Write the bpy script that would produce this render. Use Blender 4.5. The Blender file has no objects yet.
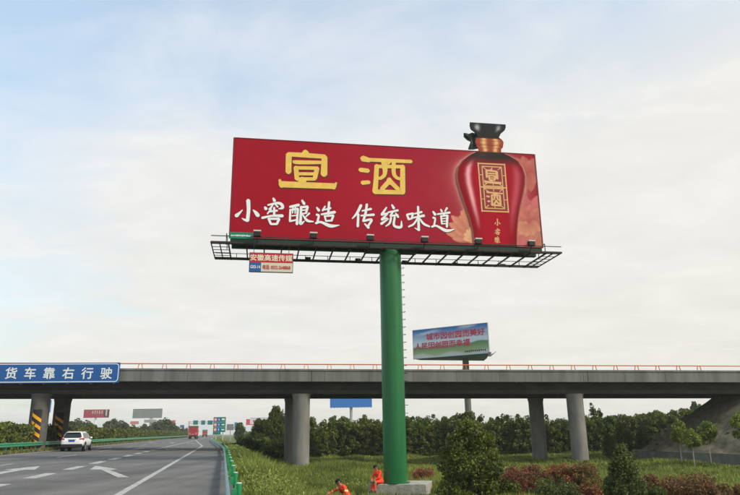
import bpy, bmesh, math, random
import numpy as np
from mathutils import Vector, Matrix
R = math.radians
random.seed(7); rng = np.random.default_rng(11)
scene = bpy.context.scene
COL = scene.collection

# ---------------------------------------------------------------- camera
F, PITCH, ROLL, EYE = 649.02, 0.27674, 0.01477, 1.5     # focal length in photo pixels (740 wide)
cp, sp, cr, sr = math.cos(PITCH), math.sin(PITCH), math.cos(ROLL), math.sin(ROLL)
_r, _u, WV = np.array([1., 0, 0]), np.array([0, -sp, cp]), np.array([0, cp, sp])
RV, UV = cr * _r - sr * _u, sr * _r + cr * _u
cam_d = bpy.data.cameras.new('camera'); cam = bpy.data.objects.new('camera', cam_d); COL.objects.link(cam)
cam_d.sensor_width = 36; cam_d.lens = F / 740 * 36; cam_d.clip_start = .05; cam_d.clip_end = 9000
cam.matrix_world = Matrix(((RV[0], UV[0], -WV[0], 0), (RV[1], UV[1], -WV[1], 0), (RV[2], UV[2], -WV[2], EYE), (0, 0, 0, 1)))
scene.camera = cam

# ---------------------------------------------------------------- world, sun, exposure
SUN_AZ, SUN_EL = R(118), R(40)          # azimuth clockwise from +Y (camera forward)
w = bpy.data.worlds.new('World'); scene.world = w; w.use_nodes = True
nt = w.node_tree; nt.nodes.clear()
def wn(t, **k):
    n = nt.nodes.new(t)
    for a, b in k.items(): setattr(n, a, b)
    return n
L = nt.links.new
out = wn('ShaderNodeOutputWorld'); bg = wn('ShaderNodeBackground')
sky = wn('ShaderNodeTexSky', sky_type='NISHITA', sun_disc=False)
sky.sun_elevation = SUN_EL; sky.sun_rotation = SUN_AZ; sky.air_density = 1.3; sky.dust_density = 2.5; sky.ozone_density = 2
tc = wn('ShaderNodeTexCoord'); sep = wn('ShaderNodeSeparateXYZ'); L(tc.outputs['Generated'], sep.inputs[0])
def math_(op, a, b=None, clamp=False):
    n = wn('ShaderNodeMath', operation=op); n.use_clamp = clamp
    for i, v in enumerate((a, b)):
        if v is None: continue
        if isinstance(v, (int, float)): n.inputs[i].default_value = v
        else: L(v, n.inputs[i])
    return n.outputs[0]
# project the view direction on a cloud layer so that clouds flatten towards the horizon
zz = math_('ADD', math_('MAXIMUM', sep.outputs[2], 0.0), 0.16)
cx = math_('DIVIDE', sep.outputs[0], zz); cy = math_('DIVIDE', sep.outputs[1], zz)
comb = wn('ShaderNodeCombineXYZ'); L(cx, comb.inputs[0]); L(cy, comb.inputs[1])
def noise(scale, detail, rough, dist, off):
    mp = wn('ShaderNodeMapping'); L(comb.outputs[0], mp.inputs[0]); mp.inputs['Location'].default_value = off
    mp.inputs['Rotation'].default_value = (0, 0, R(28)); mp.inputs['Scale'].default_value = (1, 1.35, 1)
    n = wn('ShaderNodeTexNoise'); L(mp.outputs[0], n.inputs['Vector'])
    n.inputs['Scale'].default_value = scale; n.inputs['Detail'].default_value = detail
    n.inputs['Roughness'].default_value = rough; n.inputs['Distortion'].default_value = dist
    return n.outputs[0]
n1 = noise(.62, 7, .55, .25, (1.7, .4, 0)); n2 = noise(2.6, 8, .6, .5, (4.2, 7.1, 0))
nn = math_('ADD', math_('MULTIPLY', n1, .75), math_('MULTIPLY', n2, .25))
cl = wn('ShaderNodeMapRange'); L(nn, cl.inputs[0])
cl.inputs[1].default_value = .40; cl.inputs[2].default_value = .60; cl.inputs[3].default_value = 0; cl.inputs[4].default_value = 1
# haze veil: thick near the horizon and towards the sun's side
hz = math_('ADD', math_('POWER', math_('SUBTRACT', 1.0, math_('MAXIMUM', sep.outputs[2], 0.0), True), 2.2), math_('MULTIPLY', sep.outputs[0], .35), True)
sd = (math.sin(SUN_AZ), math.cos(SUN_AZ))
side = math_('ADD', math_('MULTIPLY', sep.outputs[0], .9 * sd[0]), math_('MULTIPLY', sep.outputs[1], .9 * sd[1] + .42))
low = wn('ShaderNodeMapRange', interpolation_type='SMOOTHSTEP'); L(sep.outputs[2], low.inputs[0])
low.inputs[1].default_value = .66; low.inputs[2].default_value = .24; low.inputs[3].default_value = .28; low.inputs[4].default_value = 1.0
veil = math_('ADD', math_('ADD', low.outputs[0], math_('MULTIPLY', cl.outputs[0], .42)), math_('MULTIPLY', side, .85), True)
veil = math_('MINIMUM', math_('MAXIMUM', veil, .42), .99)
skm = wn('ShaderNodeMix', data_type='RGBA', blend_type='MULTIPLY'); skm.inputs[0].default_value = 1
L(sky.outputs[0], skm.inputs[6]); skm.inputs[7].default_value = (1.0, 1.36, 1.38, 1)
mix = wn('ShaderNodeMix', data_type='RGBA'); L(veil, mix.inputs[0])
L(skm.outputs[2], mix.inputs[6])
VW = 4.4
# veil: slightly cool on top, slightly warm low down
vmix = wn('ShaderNodeMix', data_type='RGBA'); L(hz, vmix.inputs[0])
vmix.inputs[6].default_value = (VW * 1.0, VW * 1.0, VW * 1.0, 1); vmix.inputs[7].default_value = (VW * .995, VW * .965, VW * .885, 1)
cm2 = wn('ShaderNodeMapRange'); L(n2, cm2.inputs[0]); cm2.inputs[1].default_value = .3; cm2.inputs[2].default_value = .7; cm2.inputs[3].default_value = .94; cm2.inputs[4].default_value = 1.05
vsc = wn('ShaderNodeVectorMath', operation='SCALE'); L(vmix.outputs[2], vsc.inputs[0]); L(cm2.outputs[0], vsc.inputs['Scale'])
L(vsc.outputs[0], mix.inputs[7])
L(mix.outputs[2], bg.inputs[0]); bg.inputs[1].default_value = .15
L(bg.outputs[0], out.inputs[0])
sl = bpy.data.lights.new('sun', 'SUN'); sun = bpy.data.objects.new('sun', sl); COL.objects.link(sun)
sl.energy = 2.5; sl.angle = R(11); sl.color = (1, .93, .82)
sdir = Vector((math.sin(SUN_AZ) * math.cos(SUN_EL), math.cos(SUN_AZ) * math.cos(SUN_EL), math.sin(SUN_EL)))
sun.rotation_euler = sdir.to_track_quat('Z', 'Y').to_euler(); sun.location = (40, -30, 60)
vs = scene.view_settings; vs.view_transform = 'Standard'; vs.look = 'None'; vs.exposure = .42; vs.gamma = 1; vs.use_curve_mapping = False
try:
    scene.cycles.volume_bounces = 1; scene.cycles.max_bounces = 7; scene.cycles.transparent_max_bounces = 12
except Exception: pass

# ---------------------------------------------------------------- pixel helpers (a pixel gives a direction only)
CAM = np.array([0, 0, EYE])
def ray(px, py): return (px - 370) / F * RV - (py - 247.5) / F * UV + WV
def atY(px, py, y): d = ray(px, py); return CAM + d * (y / d[1])
TH = math.atan2(*(lambda d: (d[0], d[1]))(ray(223, 434)))          # direction of the highway
RD = np.array([math.sin(TH), math.cos(TH)]); RN = np.array([math.cos(TH), -math.sin(TH)])
CROSS = .022
def roadz(u): return -CROSS * u
def W(u, v, z=0.): return np.array([RN[0] * u + RD[0] * v, RN[1] * u + RD[1] * v, z])
def road_hit(px, py):
    d = ray(px, py); n = np.array([CROSS * RN[0], CROSS * RN[1], 1.]); t = -EYE / (d @ n); p = CAM + d * t
    return float(p[:2] @ RN), float(p[:2] @ RD)
FIELD = -1.85
def sstep(a, b, x): t = np.clip((x - a) / (b - a), 0, 1); return t * t * (3 - 2 * t)
def shift(v): return -3.6 * sstep(46, 172, v)                     # the merge lane ends: everything right of it moves in
def gz(u, v):
    u = np.asarray(u, float); v = np.asarray(v, float)
    e = .55 + shift(v) * .8
    right = np.where(u < e, -.05, -.05 + (FIELD + .05) * sstep(e, e + 4.4, u))
    z = np.where(u > -15, np.where(u < -.0 + e, -CROSS * u - .13, right), np.where(u > -18.6, .32, np.where(u > -33.5, .2 - .022 * (-18.6 - u), -.12 + (FIELD + .12) * sstep(33.5, 38.5, -u))))
    z = np.where((u > e - .35) & (u <= e), -.06, z)
    bump = .10 * np.sin(u * .31 + v * .17) + .07 * np.sin(u * .73 - v * .41 + 1) + .05 * np.sin(v * .9 + u * .2)
    return z + bump * sstep(5, 9, u) + bump * sstep(39, 45, -u)

# ---------------------------------------------------------------- materials
MATS = {}
def mat(name, col, rough=.7, var=0., scale=4., bump=0., spec=.3, metal=0., col2=None, obj_random=0., island=0., trans=0., detail=5., bscale=None, cscale=None):
    if name in MATS: return MATS[name]
    m = bpy.data.materials.new(name); m.use_nodes = True; t = m.node_tree; b = t.nodes['Principled BSDF']
    b.inputs['Roughness'].default_value = rough; b.inputs['Specular IOR Level'].default_value = spec; b.inputs['Metallic'].default_value = metal
    c = (*col, 1); b.inputs['Base Color'].default_value = c
    last = None
    tcn = t.nodes.new('ShaderNodeTexCoord')
    if var or col2:
        n = t.nodes.new('ShaderNodeTexNoise'); n.inputs['Scale'].default_value = scale; n.inputs['Detail'].default_value = detail; n.inputs['Roughness'].default_value = .62
        if cscale:
            mp = t.nodes.new('ShaderNodeMapping'); mp.inputs['Scale'].default_value = cscale; t.links.new(tcn.outputs['Object'], mp.inputs[0]); t.links.new(mp.outputs[0], n.inputs['Vector'])
        else: t.links.new(tcn.outputs['Object'], n.inputs['Vector'])
        mr = t.nodes.new('ShaderNodeMapRange'); t.links.new(n.outputs[0], mr.inputs[0]); mr.inputs[1].default_value = .3; mr.inputs[2].default_value = .7
        mx = t.nodes.new('ShaderNodeMix'); mx.data_type = 'RGBA'; t.links.new(mr.outputs[0], mx.inputs[0])
        d = col2 if col2 else [x * (1 - var) for x in col]; e = col if col2 else [min(1, x * (1 + var)) for x in col]
        mx.inputs[6].default_value = (*d, 1); mx.inputs[7].default_value = (*e, 1); last = mx.outputs[2]
    if obj_random or island:
        hs = t.nodes.new('ShaderNodeHueSaturation')
        if last: t.links.new(last, hs.inputs['Color'])
        else: hs.inputs['Color'].default_value = c
        if island: src = t.nodes.new('ShaderNodeNewGeometry').outputs['Random Per Island']; amt = island
        else: src = t.nodes.new('ShaderNodeObjectInfo').outputs['Random']; amt = obj_random
        mr = t.nodes.new('ShaderNodeMapRange'); t.links.new(src, mr.inputs[0]); mr.inputs[3].default_value = 1 - amt; mr.inputs[4].default_value = 1 + amt
        t.links.new(mr.outputs[0], hs.inputs['Value'])
        if island and obj_random:
            oi = t.nodes.new('ShaderNodeObjectInfo'); mr2 = t.nodes.new('ShaderNodeMapRange'); t.links.new(oi.outputs['Random'], mr2.inputs[0])
            mr2.inputs[3].default_value = .5 - .035 * obj_random; mr2.inputs[4].default_value = .5 + .035 * obj_random; t.links.new(mr2.outputs[0], hs.inputs['Hue'])
        last = hs.outputs[0]
    if last: t.links.new(last, b.inputs['Base Color'])
    if bump:
        n = t.nodes.new('ShaderNodeTexNoise'); n.inputs['Scale'].default_value = bscale or scale * 6; n.inputs['Detail'].default_value = 6; t.links.new(tcn.outputs['Object'], n.inputs['Vector'])
        bp = t.nodes.new('ShaderNodeBump'); bp.inputs['Strength'].default_value = bump; bp.inputs['Distance'].default_value = .05; t.links.new(n.outputs[0], bp.inputs['Height']); t.links.new(bp.outputs[0], b.inputs['Normal'])
    if trans:
        tr = t.nodes.new('ShaderNodeBsdfTranslucent'); ms = t.nodes.new('ShaderNodeMixShader'); ms.inputs[0].default_value = trans
        if last: t.links.new(last, tr.inputs[0])
        else: tr.inputs[0].default_value = c
        o = t.nodes['Material Output']; t.links.new(b.outputs[0], ms.inputs[1]); t.links.new(tr.outputs[0], ms.inputs[2]); t.links.new(ms.outputs[0], o.inputs[0])
    MATS[name] = m; return m
def vcol_mat(name, rough=.7, spec=.1):
    m = bpy.data.materials.new(name); m.use_nodes = True; t = m.node_tree; b = t.nodes['Principled BSDF']
    a = t.nodes.new('ShaderNodeAttribute'); a.attribute_name = 'Print'; t.links.new(a.outputs['Color'], b.inputs['Base Color'])
    b.inputs['Roughness'].default_value = rough; b.inputs['Specular IOR Level'].default_value = spec
    MATS[name] = m; return m
def s2l(*c): return tuple(((x / 255) / 12.92 if x / 255 <= .04045 else ((x / 255 + .055) / 1.055) ** 2.4) for x in c)

# ---------------------------------------------------------------- mesh helpers
class MB:
    def __init__(s): s.v = []; s.f = []
    def add(s, vs, fs): o = len(s.v); s.v += [tuple(map(float, x)) for x in vs]; s.f += [tuple(i + o for i in f) for f in fs]; return s
    def box(s, x0, x1, y0, y1, z0, z1):
        return s.add([(x0, y0, z0), (x1, y0, z0), (x1, y1, z0), (x0, y1, z0), (x0, y0, z1), (x1, y0, z1), (x1, y1, z1), (x0, y1, z1)],
                     [(0, 3, 2, 1), (4, 5, 6, 7), (0, 1, 5, 4), (1, 2, 6, 5), (2, 3, 7, 6), (3, 0, 4, 7)])
    def cbox(s, c, d): return s.box(c[0] - d[0] / 2, c[0] + d[0] / 2, c[1] - d[1] / 2, c[1] + d[1] / 2, c[2] - d[2] / 2, c[2] + d[2] / 2)
    def tube(s, pts, r, n=8, cap=True):
        pts = [np.array(p, float) for p in pts]; rs = r if isinstance(r, (list, tuple)) else [r] * len(pts)
        rings = []
        for i, p in enumerate(pts):
            t = pts[min(i + 1, len(pts) - 1)] - pts[max(i - 1, 0)]; t = t / (np.linalg.norm(t) + 1e-9)
            a = np.array([0, 0, 1.]) if abs(t[2]) < .9 else np.array([1., 0, 0])
            x = np.cross(t, a); x /= np.linalg.norm(x); y = np.cross(t, x)
            rings.append([p + rs[i] * (math.cos(2 * math.pi * k / n) * x + math.sin(2 * math.pi * k / n) * y) for k in range(n)])
        fs = []
        for i in range(len(pts) - 1):
            for k in range(n): k2 = (k + 1) % n; fs.append((i * n + k, i * n + k2, (i + 1) * n + k2, (i + 1) * n + k))
        if cap: fs.append(tuple(range(n))[::-1]); fs.append(tuple((len(pts) - 1) * n + k for k in range(n)))
        return s.add([p for rg in rings for p in rg], fs)
    def bar(s, a, b, wd, ht):                       # rectangular bar between two points
        a = np.array(a, float); b = np.array(b, float); t = b - a; t /= np.linalg.norm(t) + 1e-9
        up = np.array([0, 0, 1.]) if abs(t[2]) < .95 else np.array([0, 1., 0])
        x = np.cross(t, up); x /= np.linalg.norm(x); y = np.cross(x, t); vs = []
        for p in (a, b):
            for i, j in ((-1, -1), (1, -1), (1, 1), (-1, 1)): vs.append(p + x * wd / 2 * i + y * ht / 2 * j)
        return s.add(vs, [(0, 1, 2, 3), (7, 6, 5, 4), (0, 4, 5, 1), (1, 5, 6, 2), (2, 6, 7, 3), (3, 7, 4, 0)])
    def quad(s, *p): return s.add(p, [tuple(range(len(p)))])
    def build(s, name, m, parent=None, smooth=False, bevel=0., **tagk):
        me = bpy.data.meshes.new(name); me.from_pydata(s.v, [], s.f); me.update()
        return link(name, me, m, parent, smooth, bevel, **tagk)
def link(name, me, m, parent=None, smooth=False, bevel=0., **tagk):
    o = bpy.data.objects.new(name, me); COL.objects.link(o)
    if m: me.materials.append(m if not isinstance(m, str) else MATS[m])
    if smooth:
        me.polygons.foreach_set('use_smooth', [True] * len(me.polygons))
        if smooth != 'all':
            try: me.set_sharp_from_angle(angle=R(38))
            except Exception: pass
    if bevel:
        b = o.modifiers.new('bevel', 'BEVEL'); b.width = bevel; b.segments = 2; b.limit_method = 'ANGLE'
    if parent: o.parent = parent
    tag(o, **tagk); return o
def tag(o, label=None, cat=None, group=None, kind=None):
    if label: o['label'] = label
    if cat: o['category'] = cat
    if group: o['group'] = group
    if kind: o['kind'] = kind
    return o
def empty(name, loc, rz=0., label=None, cat=None, group=None):
    o = bpy.data.objects.new(name, None); COL.objects.link(o); o.location = [float(x) for x in loc]; o.rotation_euler = (0, 0, rz); o.empty_display_size = .3
    return tag(o, label, cat, group)
def copy_tree(o, parent=None):
    c = o.copy(); COL.objects.link(c); c.parent = parent
    for ch in list(o.children): copy_tree(ch, c)
    return c
def np_mesh(name, verts, faces, nper):
    me = bpy.data.meshes.new(name); V = np.asarray(verts, np.float32); Fc = np.asarray(faces, np.int32)
    me.vertices.add(len(V)); me.vertices.foreach_set('co', V.ravel()); me.loops.add(Fc.size); me.loops.foreach_set('vertex_index', Fc.ravel())
    me.polygons.add(len(Fc)); me.polygons.foreach_set('loop_start', np.arange(0, Fc.size, nper, dtype=np.int32)); me.polygons.foreach_set('loop_total', np.full(len(Fc), nper, np.int32))
    me.update(calc_edges=True); return me
def text_mesh(body, size, bold=0., sx=1., align='CENTER'):
    cu = bpy.data.curves.new('lettering', 'FONT'); cu.body = body; cu.size = size; cu.align_x = align; cu.align_y = 'CENTER'; cu.resolution_u = 2
    o = bpy.data.objects.new('lettering', cu); COL.objects.link(o); bpy.context.view_layer.update()
    me = bpy.data.meshes.new_from_object(o.evaluated_get(bpy.context.evaluated_depsgraph_get())); bpy.data.objects.remove(o); bpy.data.curves.remove(cu)
    me.materials.clear()
    if bold and len(me.vertices):                      # heavier strokes: shifted layers, each a hair in front of the last
        b = bmesh.new(); b.from_mesh(me); src = list(b.verts) + list(b.edges) + list(b.faces)
        for k, (dx, dy) in enumerate(((-bold, 0), (bold, 0), (0, bold), (0, -bold), (bold * .7, bold * .7), (-bold * .7, -bold * .7))):
            g = bmesh.ops.duplicate(b, geom=src); bmesh.ops.translate(b, verts=[x for x in g['geom'] if isinstance(x, bmesh.types.BMVert)], vec=(dx, dy, .0012 * (k + 1)))
        b.to_mesh(me); b.free()
    if len(me.vertices) and sx: 
        co = np.array([v.co[:] for v in me.vertices]); 
        mid = (co.min(0) + co.max(0)) / 2; co[:, 1] -= mid[1]
        if align == 'CENTER': co[:, 0] -= mid[0]
        co[:, 0] *= sx; me.vertices.foreach_set('co', co.astype(np.float32).ravel())
    return me
def lettering(body, size, m, parent, loc, bold=0., sx=1., rot=(R(90), 0, 0), name='lettering', align='CENTER'):
    o = link(name, text_mesh(body, size, bold, sx, align), m, parent); o.location = loc; o.rotation_euler = rot; return o
HAZE = 0.00032
# ---------------------------------------------------------------- materials used
asphalt = mat('asphalt', (.132, .130, .122), .86, .22, .35, .25, .25, bscale=60)
def _speck(m):
    t = m.node_tree; b = t.nodes['Principled BSDF']; src = b.inputs['Base Color'].links[0].from_socket
    tcn = t.nodes.new('ShaderNodeTexCoord')
    n = t.nodes.new('ShaderNodeTexNoise'); n.inputs['Scale'].default_value = 28; n.inputs['Detail'].default_value = 4; t.links.new(tcn.outputs['Object'], n.inputs['Vector'])
    mr = t.nodes.new('ShaderNodeMapRange'); t.links.new(n.outputs[0], mr.inputs[0]); mr.inputs[1].default_value = .3; mr.inputs[2].default_value = .7; mr.inputs[3].default_value = .7; mr.inputs[4].default_value = 1.32
    # long tyre-worn bands that follow the lanes
    mp = t.nodes.new('ShaderNodeMapping'); mp.inputs['Rotation'].default_value = (0, 0, TH); mp.inputs['Scale'].default_value = (1.1, .012, 1); t.links.new(tcn.outputs['Object'], mp.inputs[0])
    n2 = t.nodes.new('ShaderNodeTexNoise'); n2.inputs['Scale'].default_value = 1.0; n2.inputs['Detail'].default_value = 5; t.links.new(mp.outputs[0], n2.inputs['Vector'])
    m2 = t.nodes.new('ShaderNodeMapRange'); t.links.new(n2.outputs[0], m2.inputs[0]); m2.inputs[1].default_value = .35; m2.inputs[2].default_value = .65; m2.inputs[3].default_value = .78; m2.inputs[4].default_value = 1.18
    mu = t.nodes.new('ShaderNodeMath'); mu.operation = 'MULTIPLY'; t.links.new(mr.outputs[0], mu.inputs[0]); t.links.new(m2.outputs[0], mu.inputs[1])
    mx = t.nodes.new('ShaderNodeVectorMath'); mx.operation = 'SCALE'; t.links.new(src, mx.inputs[0]); t.links.new(mu.outputs[0], mx.inputs['Scale']); t.links.new(mx.outputs[0], b.inputs['Base Color'])
_speck(asphalt)
paint = mat('road_paint', (.58, .58, .55), .75, .0, 6., .2, .2, col2=(.19, .19, .18), detail=10)
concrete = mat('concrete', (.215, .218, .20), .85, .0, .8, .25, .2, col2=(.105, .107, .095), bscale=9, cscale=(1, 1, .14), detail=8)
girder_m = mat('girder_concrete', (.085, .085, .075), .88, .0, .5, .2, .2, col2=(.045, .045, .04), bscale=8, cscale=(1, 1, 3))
column_m = mat('column_concrete', (.27, .26, .235), .85, .0, 1.2, .2, .2, col2=(.165, .16, .145), bscale=9, cscale=(1, 1, .35))
block_m = mat('foundation_concrete', (.46, .44, .38), .9, .0, 2.6, .5, .2, col2=(.25, .24, .20), bscale=14)
stone = mat('slope_stone', (.21, .178, .128), .95, .0, 1.3, 1., .1, col2=(.08, .076, .045), bscale=2.2)
ground_m = mat('ground_grass', (.14, .165, .045), .95, .0, .28, .6, .1, col2=(.065, .088, .024), bscale=6)
grass_m = mat('grass_blades', (.32, .355, .078), .75, .0, .2, 0, .2, col2=(.13, .175, .036), island=.5, trans=.35)
rail_green = mat('rail_green', (.05, .26, .135), .5, .12, 3, 0, .4)
rail_pale = mat('rail_galvanised', (.30, .48, .45), .5, .15, 2, 0, .5, col2=(.19, .36, .32))
post_green = mat('post_green', (.012, .24, .085), .4, .15, 4, 0, .5)
post_cap = mat('post_cap', (.5, .55, .5), .6)
orange_paint = mat('orange_rail_paint', (.62, .17, .045), .5, .1, 3)
pole_green = mat('pole_green', (.008, .175, .042), .38, .0, 1.4, .05, .5, col2=(.006, .098, .027), cscale=(1.6, 1.6, .10), detail=8)
frame_green = mat('frame_green', (.010, .040, .022), .55, .25, 3)
frame_rust = mat('frame_bar', (.020, .030, .022), .6, .0, 3, col2=(.05, .022, .018))
panel_back = mat('panel_back', (.20, .21, .21), .7, .1, 1)
red_print = mat('red_print', s2l(176, 30, 50), .5, .05, 1)
gold = mat('gold_print', (.80, .52, .10), .5, .10, 2.5, 0, .3)
gold_dark = mat('gold_edge_print', (.12, .025, .018), .6)
white_print = mat('white_print', (.80, .83, .82), .5, .03, 3)
white_shadow = mat('letter_shadow_print', (.16, .008, .022), .6)
blue_sign = mat('sign_blue', (.008, .09, .31), .5, .06, 2, 0, .45)
sign_white = mat('sign_white', (.72, .76, .76), .5)
sign_green = mat('sign_green', (.008, .20, .115), .45, .06, 2)
dark_lamp = mat('lamp_black', (.015, .015, .013), .5)
lamp_top = mat('lamp_cover', (.55, .52, .44), .5)
steel = mat('galvanised_steel', (.35, .36, .36), .5, .1, 3, 0, .5, .3)
hedge_m = mat('hedge_leaves', (.140, .165, .034), .6, .0, .8, 0, .25, col2=(.065, .082, .018), island=.5, trans=.25)
wood = mat('bark', (.11, .085, .06), .9, .3, 8, .3)
pale_bark = mat('pale_bark', (.42, .37, .29), .9, .25, 8, .2)
def leafm(name, a, b, isl=.45, tr=.3, scale=.9, orr=.6): return mat(name, a, .55, .0, scale, 0, .3, col2=b, island=isl, trans=tr, obj_random=orr)
leaf_sap = leafm('leaf_plantation', (.185, .225, .036), (.058, .080, .015))
leaf_dark = leafm('leaf_dark', (.125, .165, .030), (.042, .065, .013))
leaf_far = leafm('leaf_far', (.095, .120, .042), (.055, .074, .028), .3, .2)
leaf_bush = leafm('leaf_bush', (.165, .200, .028), (.038, .056, .011), .6, .35)
leaf_cone = leafm('leaf_cone', (.135, .165, .036), (.053, .075, .020), .5, .3, 2.2)
leaf_red = leafm('leaf_red', (.27, .105, .048), (.115, .092, .030), .5, .3, 1.3, .9)
leaf_crim = leafm('leaf_crimson', (.36, .085, .05), (.19, .075, .035), .5, .3, 1.3, .9)
leaf_weed = leafm('leaf_weed', (.30, .335, .072), (.11, .145, .030), .5, .35, .35, 0)
leaf_lime = leafm('leaf_lime', (.25, .30, .042), (.12, .16, .026), .45, .35)

# ---------------------------------------------------------------- ground
def grid_mesh(name, us, vs_, zf, m, **k):
    U, V = np.meshgrid(us, vs_); Z = zf(U, V); P = np.stack([RN[0] * U + RD[0] * V, RN[1] * U + RD[1] * V, Z], -1).reshape(-1, 3)
    a = len(us); b = len(vs_); i = (np.arange(b - 1)[:, None] * a + np.arange(a - 1)[None, :]).ravel()
    return link(name, np_mesh(name, P, np.stack([i, i + 1, i + a + 1, i + a], 1), 4), m, smooth='all', **k)
us = np.concatenate([[-3000, -1200, -500, -200, -120, -80], np.arange(-60, -38, 2.), np.arange(-38, 7.6, .4), np.arange(8, 70, 1.5), [75, 85, 100, 130, 200, 400, 1000, 3000]])
vg = np.concatenate([[-400, -150, -60, -30, -10], np.arange(-4, 130, 1.5), np.arange(132, 260, 6.), [280, 320, 400, 600, 1000, 1800, 3500]])
grid_mesh('ground', us, vg, gz, ground_m, kind='structure')
vr = np.concatenate([[-120, -40, -10], np.arange(0, 200, 5.), [220, 260, 320, 420, 600, 1000, 2500]])
def sheet(name, ul, ur, vlist, dz, m, parent=None, **k):   # ul, ur: functions of v ; a strip lying on the road
    vs_, fs = [], []
    for i, v in enumerate(vlist):
        l_, r_ = ul(v), ur(v)
        vs_ += [W(l_, v, roadz(l_) + dz), W(r_, v, roadz(r_) + dz)]
        if i: fs.append((2 * i - 2, 2 * i - 1, 2 * i + 1, 2 * i))
    return MB().add(vs_, fs).build(name, m, parent, **k)
highway = sheet('highway', lambda v: -14.95, lambda v: .40 + float(shift(v)) * .8, vr, 0, asphalt, kind='structure')
opp = MB()
for i, v in enumerate(vr):
    opp.v += [tuple(W(-33.4, v, -.09)), tuple(W(-18.7, v, .23))]
    if i: opp.f.append((2 * i - 2, 2 * i - 1, 2 * i + 1, 2 * i))
opp.build('opposite_carriageway', asphalt, kind='structure')
def cc(x): return lambda v: x
def line(u0, w_, v0, v1, name): return sheet(name, cc(u0 - w_ / 2), cc(u0 + w_ / 2), [v0, v1], .005, paint, highway)
E1, D1, D2, E0 = -2.52, -6.38, -10.15, -14.25
def edge_u(v): return E1 + (D1 - E1) * max(0., min(1., (v - 90) / 78.))
vl = [-60, 0] + list(range(10, 90, 10)) + [90, 110, 130, 150, 168, 200, 300, 500, 1200]
sheet('edge_line', lambda v: edge_u(v) - .10, lambda v: edge_u(v) + .10, vl, .005, paint, highway)
sheet('edge_line', lambda v: E0 - .10, lambda v: E0 + .10, vl, .005, paint, highway)
ph = road_hit(22, 478.5)[1]
for k in range(-6, 25):
    v0 = ph + k * 5.75
    if v0 > 160: break
    line(D1, .42, v0, v0 + 3.1, 'lane_dash')
p2 = road_hit(55, 457.6)[1]
for k in range(-4, 20): line(D2, .16, p2 + k * 15, p2 + k * 15 + 6, 'lane_dash')
def arrow(uc, v0, ln, lean=0.):
    m = MB(); P = lambda a, b: W(uc + a + lean * (b / ln), v0 + b, roadz(uc + a + lean * (b / ln)) + .005)
    if not lean:
        m.add([P(-.22, 0), P(.22, 0), P(.22, ln * .62), P(-.22, ln * .62), P(-.62, ln * .62), P(.62, ln * .62), P(0, ln)], [(0, 1, 2, 3), (4, 5, 6)])
    else:
        m.add([P(-.12, 0), P(.62, 0), P(.40, ln * .72), P(-.45, ln * .62), P(-1.0, ln * .55), P(.9, ln * .86), P(-.55, ln * 1.12)], [(0, 1, 2, 3), (4, 3, 2, 5, 6)])
    m.build('lane_arrow', paint, highway)
arrow(-8.27, 25.5, 9); arrow(-8.27, 67, 9); arrow(-12.1, 71, 9); arrow(-8.27, 115, 9); arrow(-12.1, 119, 9)
MPX = [(118, 477.5), (129.2, 477.3), (110, 470.2), (117.3, 469.2), (95.5, 465.8), (89.7, 469.6), (101, 469.6)]
for dv in (0, 39, 82):
    q = [road_hit(*p) for p in MPX]; MB().add([W(a, b + dv, roadz(a) + .005) for a, b in q], [(0, 1, 2, 6), (6, 2, 3, 4, 5)]).build('lane_arrow', paint, highway)

# ---------------------------------------------------------------- guard rails
def w_beam(path, m, parent, h0=.44, face=-1, name='beam'):
    prof = [(0, 0), (.045, .045), (.045, .10), (0, .145), (0, .165), (.045, .21), (.045, .265), (0, .31)]
    mb = MB(); n = len(prof)
    for i, (u, v, zb) in enumerate(path):
        for a, b in prof: mb.v.append(tuple(W(u + face * a, v, zb + h0 + b)))
        if i:
            for k in range(n - 1): mb.f.append(((i - 1) * n + k, (i - 1) * n + k + 1, i * n + k + 1, i * n + k))
    o = mb.build(name, m, parent); s = o.modifiers.new('thick', 'SOLIDIFY'); s.thickness = .006; return o
def rail_u(v): return .16 + float(shift(v)) * .80
gr = empty('guardrail', W(.2, 8), 0, 'teal steel guardrail on green round posts along the grass verge, right of the merge lane', 'guardrail')
vv = list(np.arange(2, 180, 4.))
w_beam([(rail_u(v), v, -.04) for v in vv], rail_pale, None, h0=.24).parent = gr
for o in gr.children: o.matrix_parent_inverse = Matrix.Translation([-float(x) for x in W(.2, 8)])
pm = MB(); pm.tube([(0, 0, -.5), (0, 0, .575)], .056, 14); pme = None
cm = MB(); cm.tube([(0, 0, .577), (0, 0, .588), (0, 0, .598)], [.060, .060, .042], 14)
bm_ = MB(); bm_.box(-.13, -.03, -.06, .06, .30, .48)
first = None; org = W(.2, 8)
for v in np.arange(6.4, 178, 3.85):
    p = W(rail_u(v) + .20, v, -.04) - org
    if first is None:
        po = pm.build('post', post_green, gr, smooth=True); ca = cm.build('post_cap', post_cap, po); sp_ = bm_.build('spacer_block', post_green, po); first = po
    else:
        po = first.copy(); COL.objects.link(po); po.parent = gr
        for ch in first.children: c = ch.copy(); COL.objects.link(c); c.parent = po
    po.location = p; po.rotation_euler = (0, 0, -TH)
g2 = empty('guardrail', W(-15.3, 40), 0, 'green steel guardrail in front of the clipped hedge along the central reservation', 'guardrail'); o2 = W(-15.3, 40)
b2 = w_beam([(-15.3, v, .33) for v in np.arange(-10, 420, 8.)], rail_green, None, face=1); b2.parent = g2; b2.matrix_parent_inverse = Matrix.Translation([-float(x) for x in o2])
first = None
for v in np.arange(30, 200, 4.):
    if first is None: first = MB().box(-.07, .07, -.06, .06, -.3, .8).build('post', rail_green, g2); po = first
    else: po = first.copy(); COL.objects.link(po); po.parent = g2
    po.location = W(-15.45, v, .33) - o2; po.rotation_euler = (0, 0, -TH)

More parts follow.
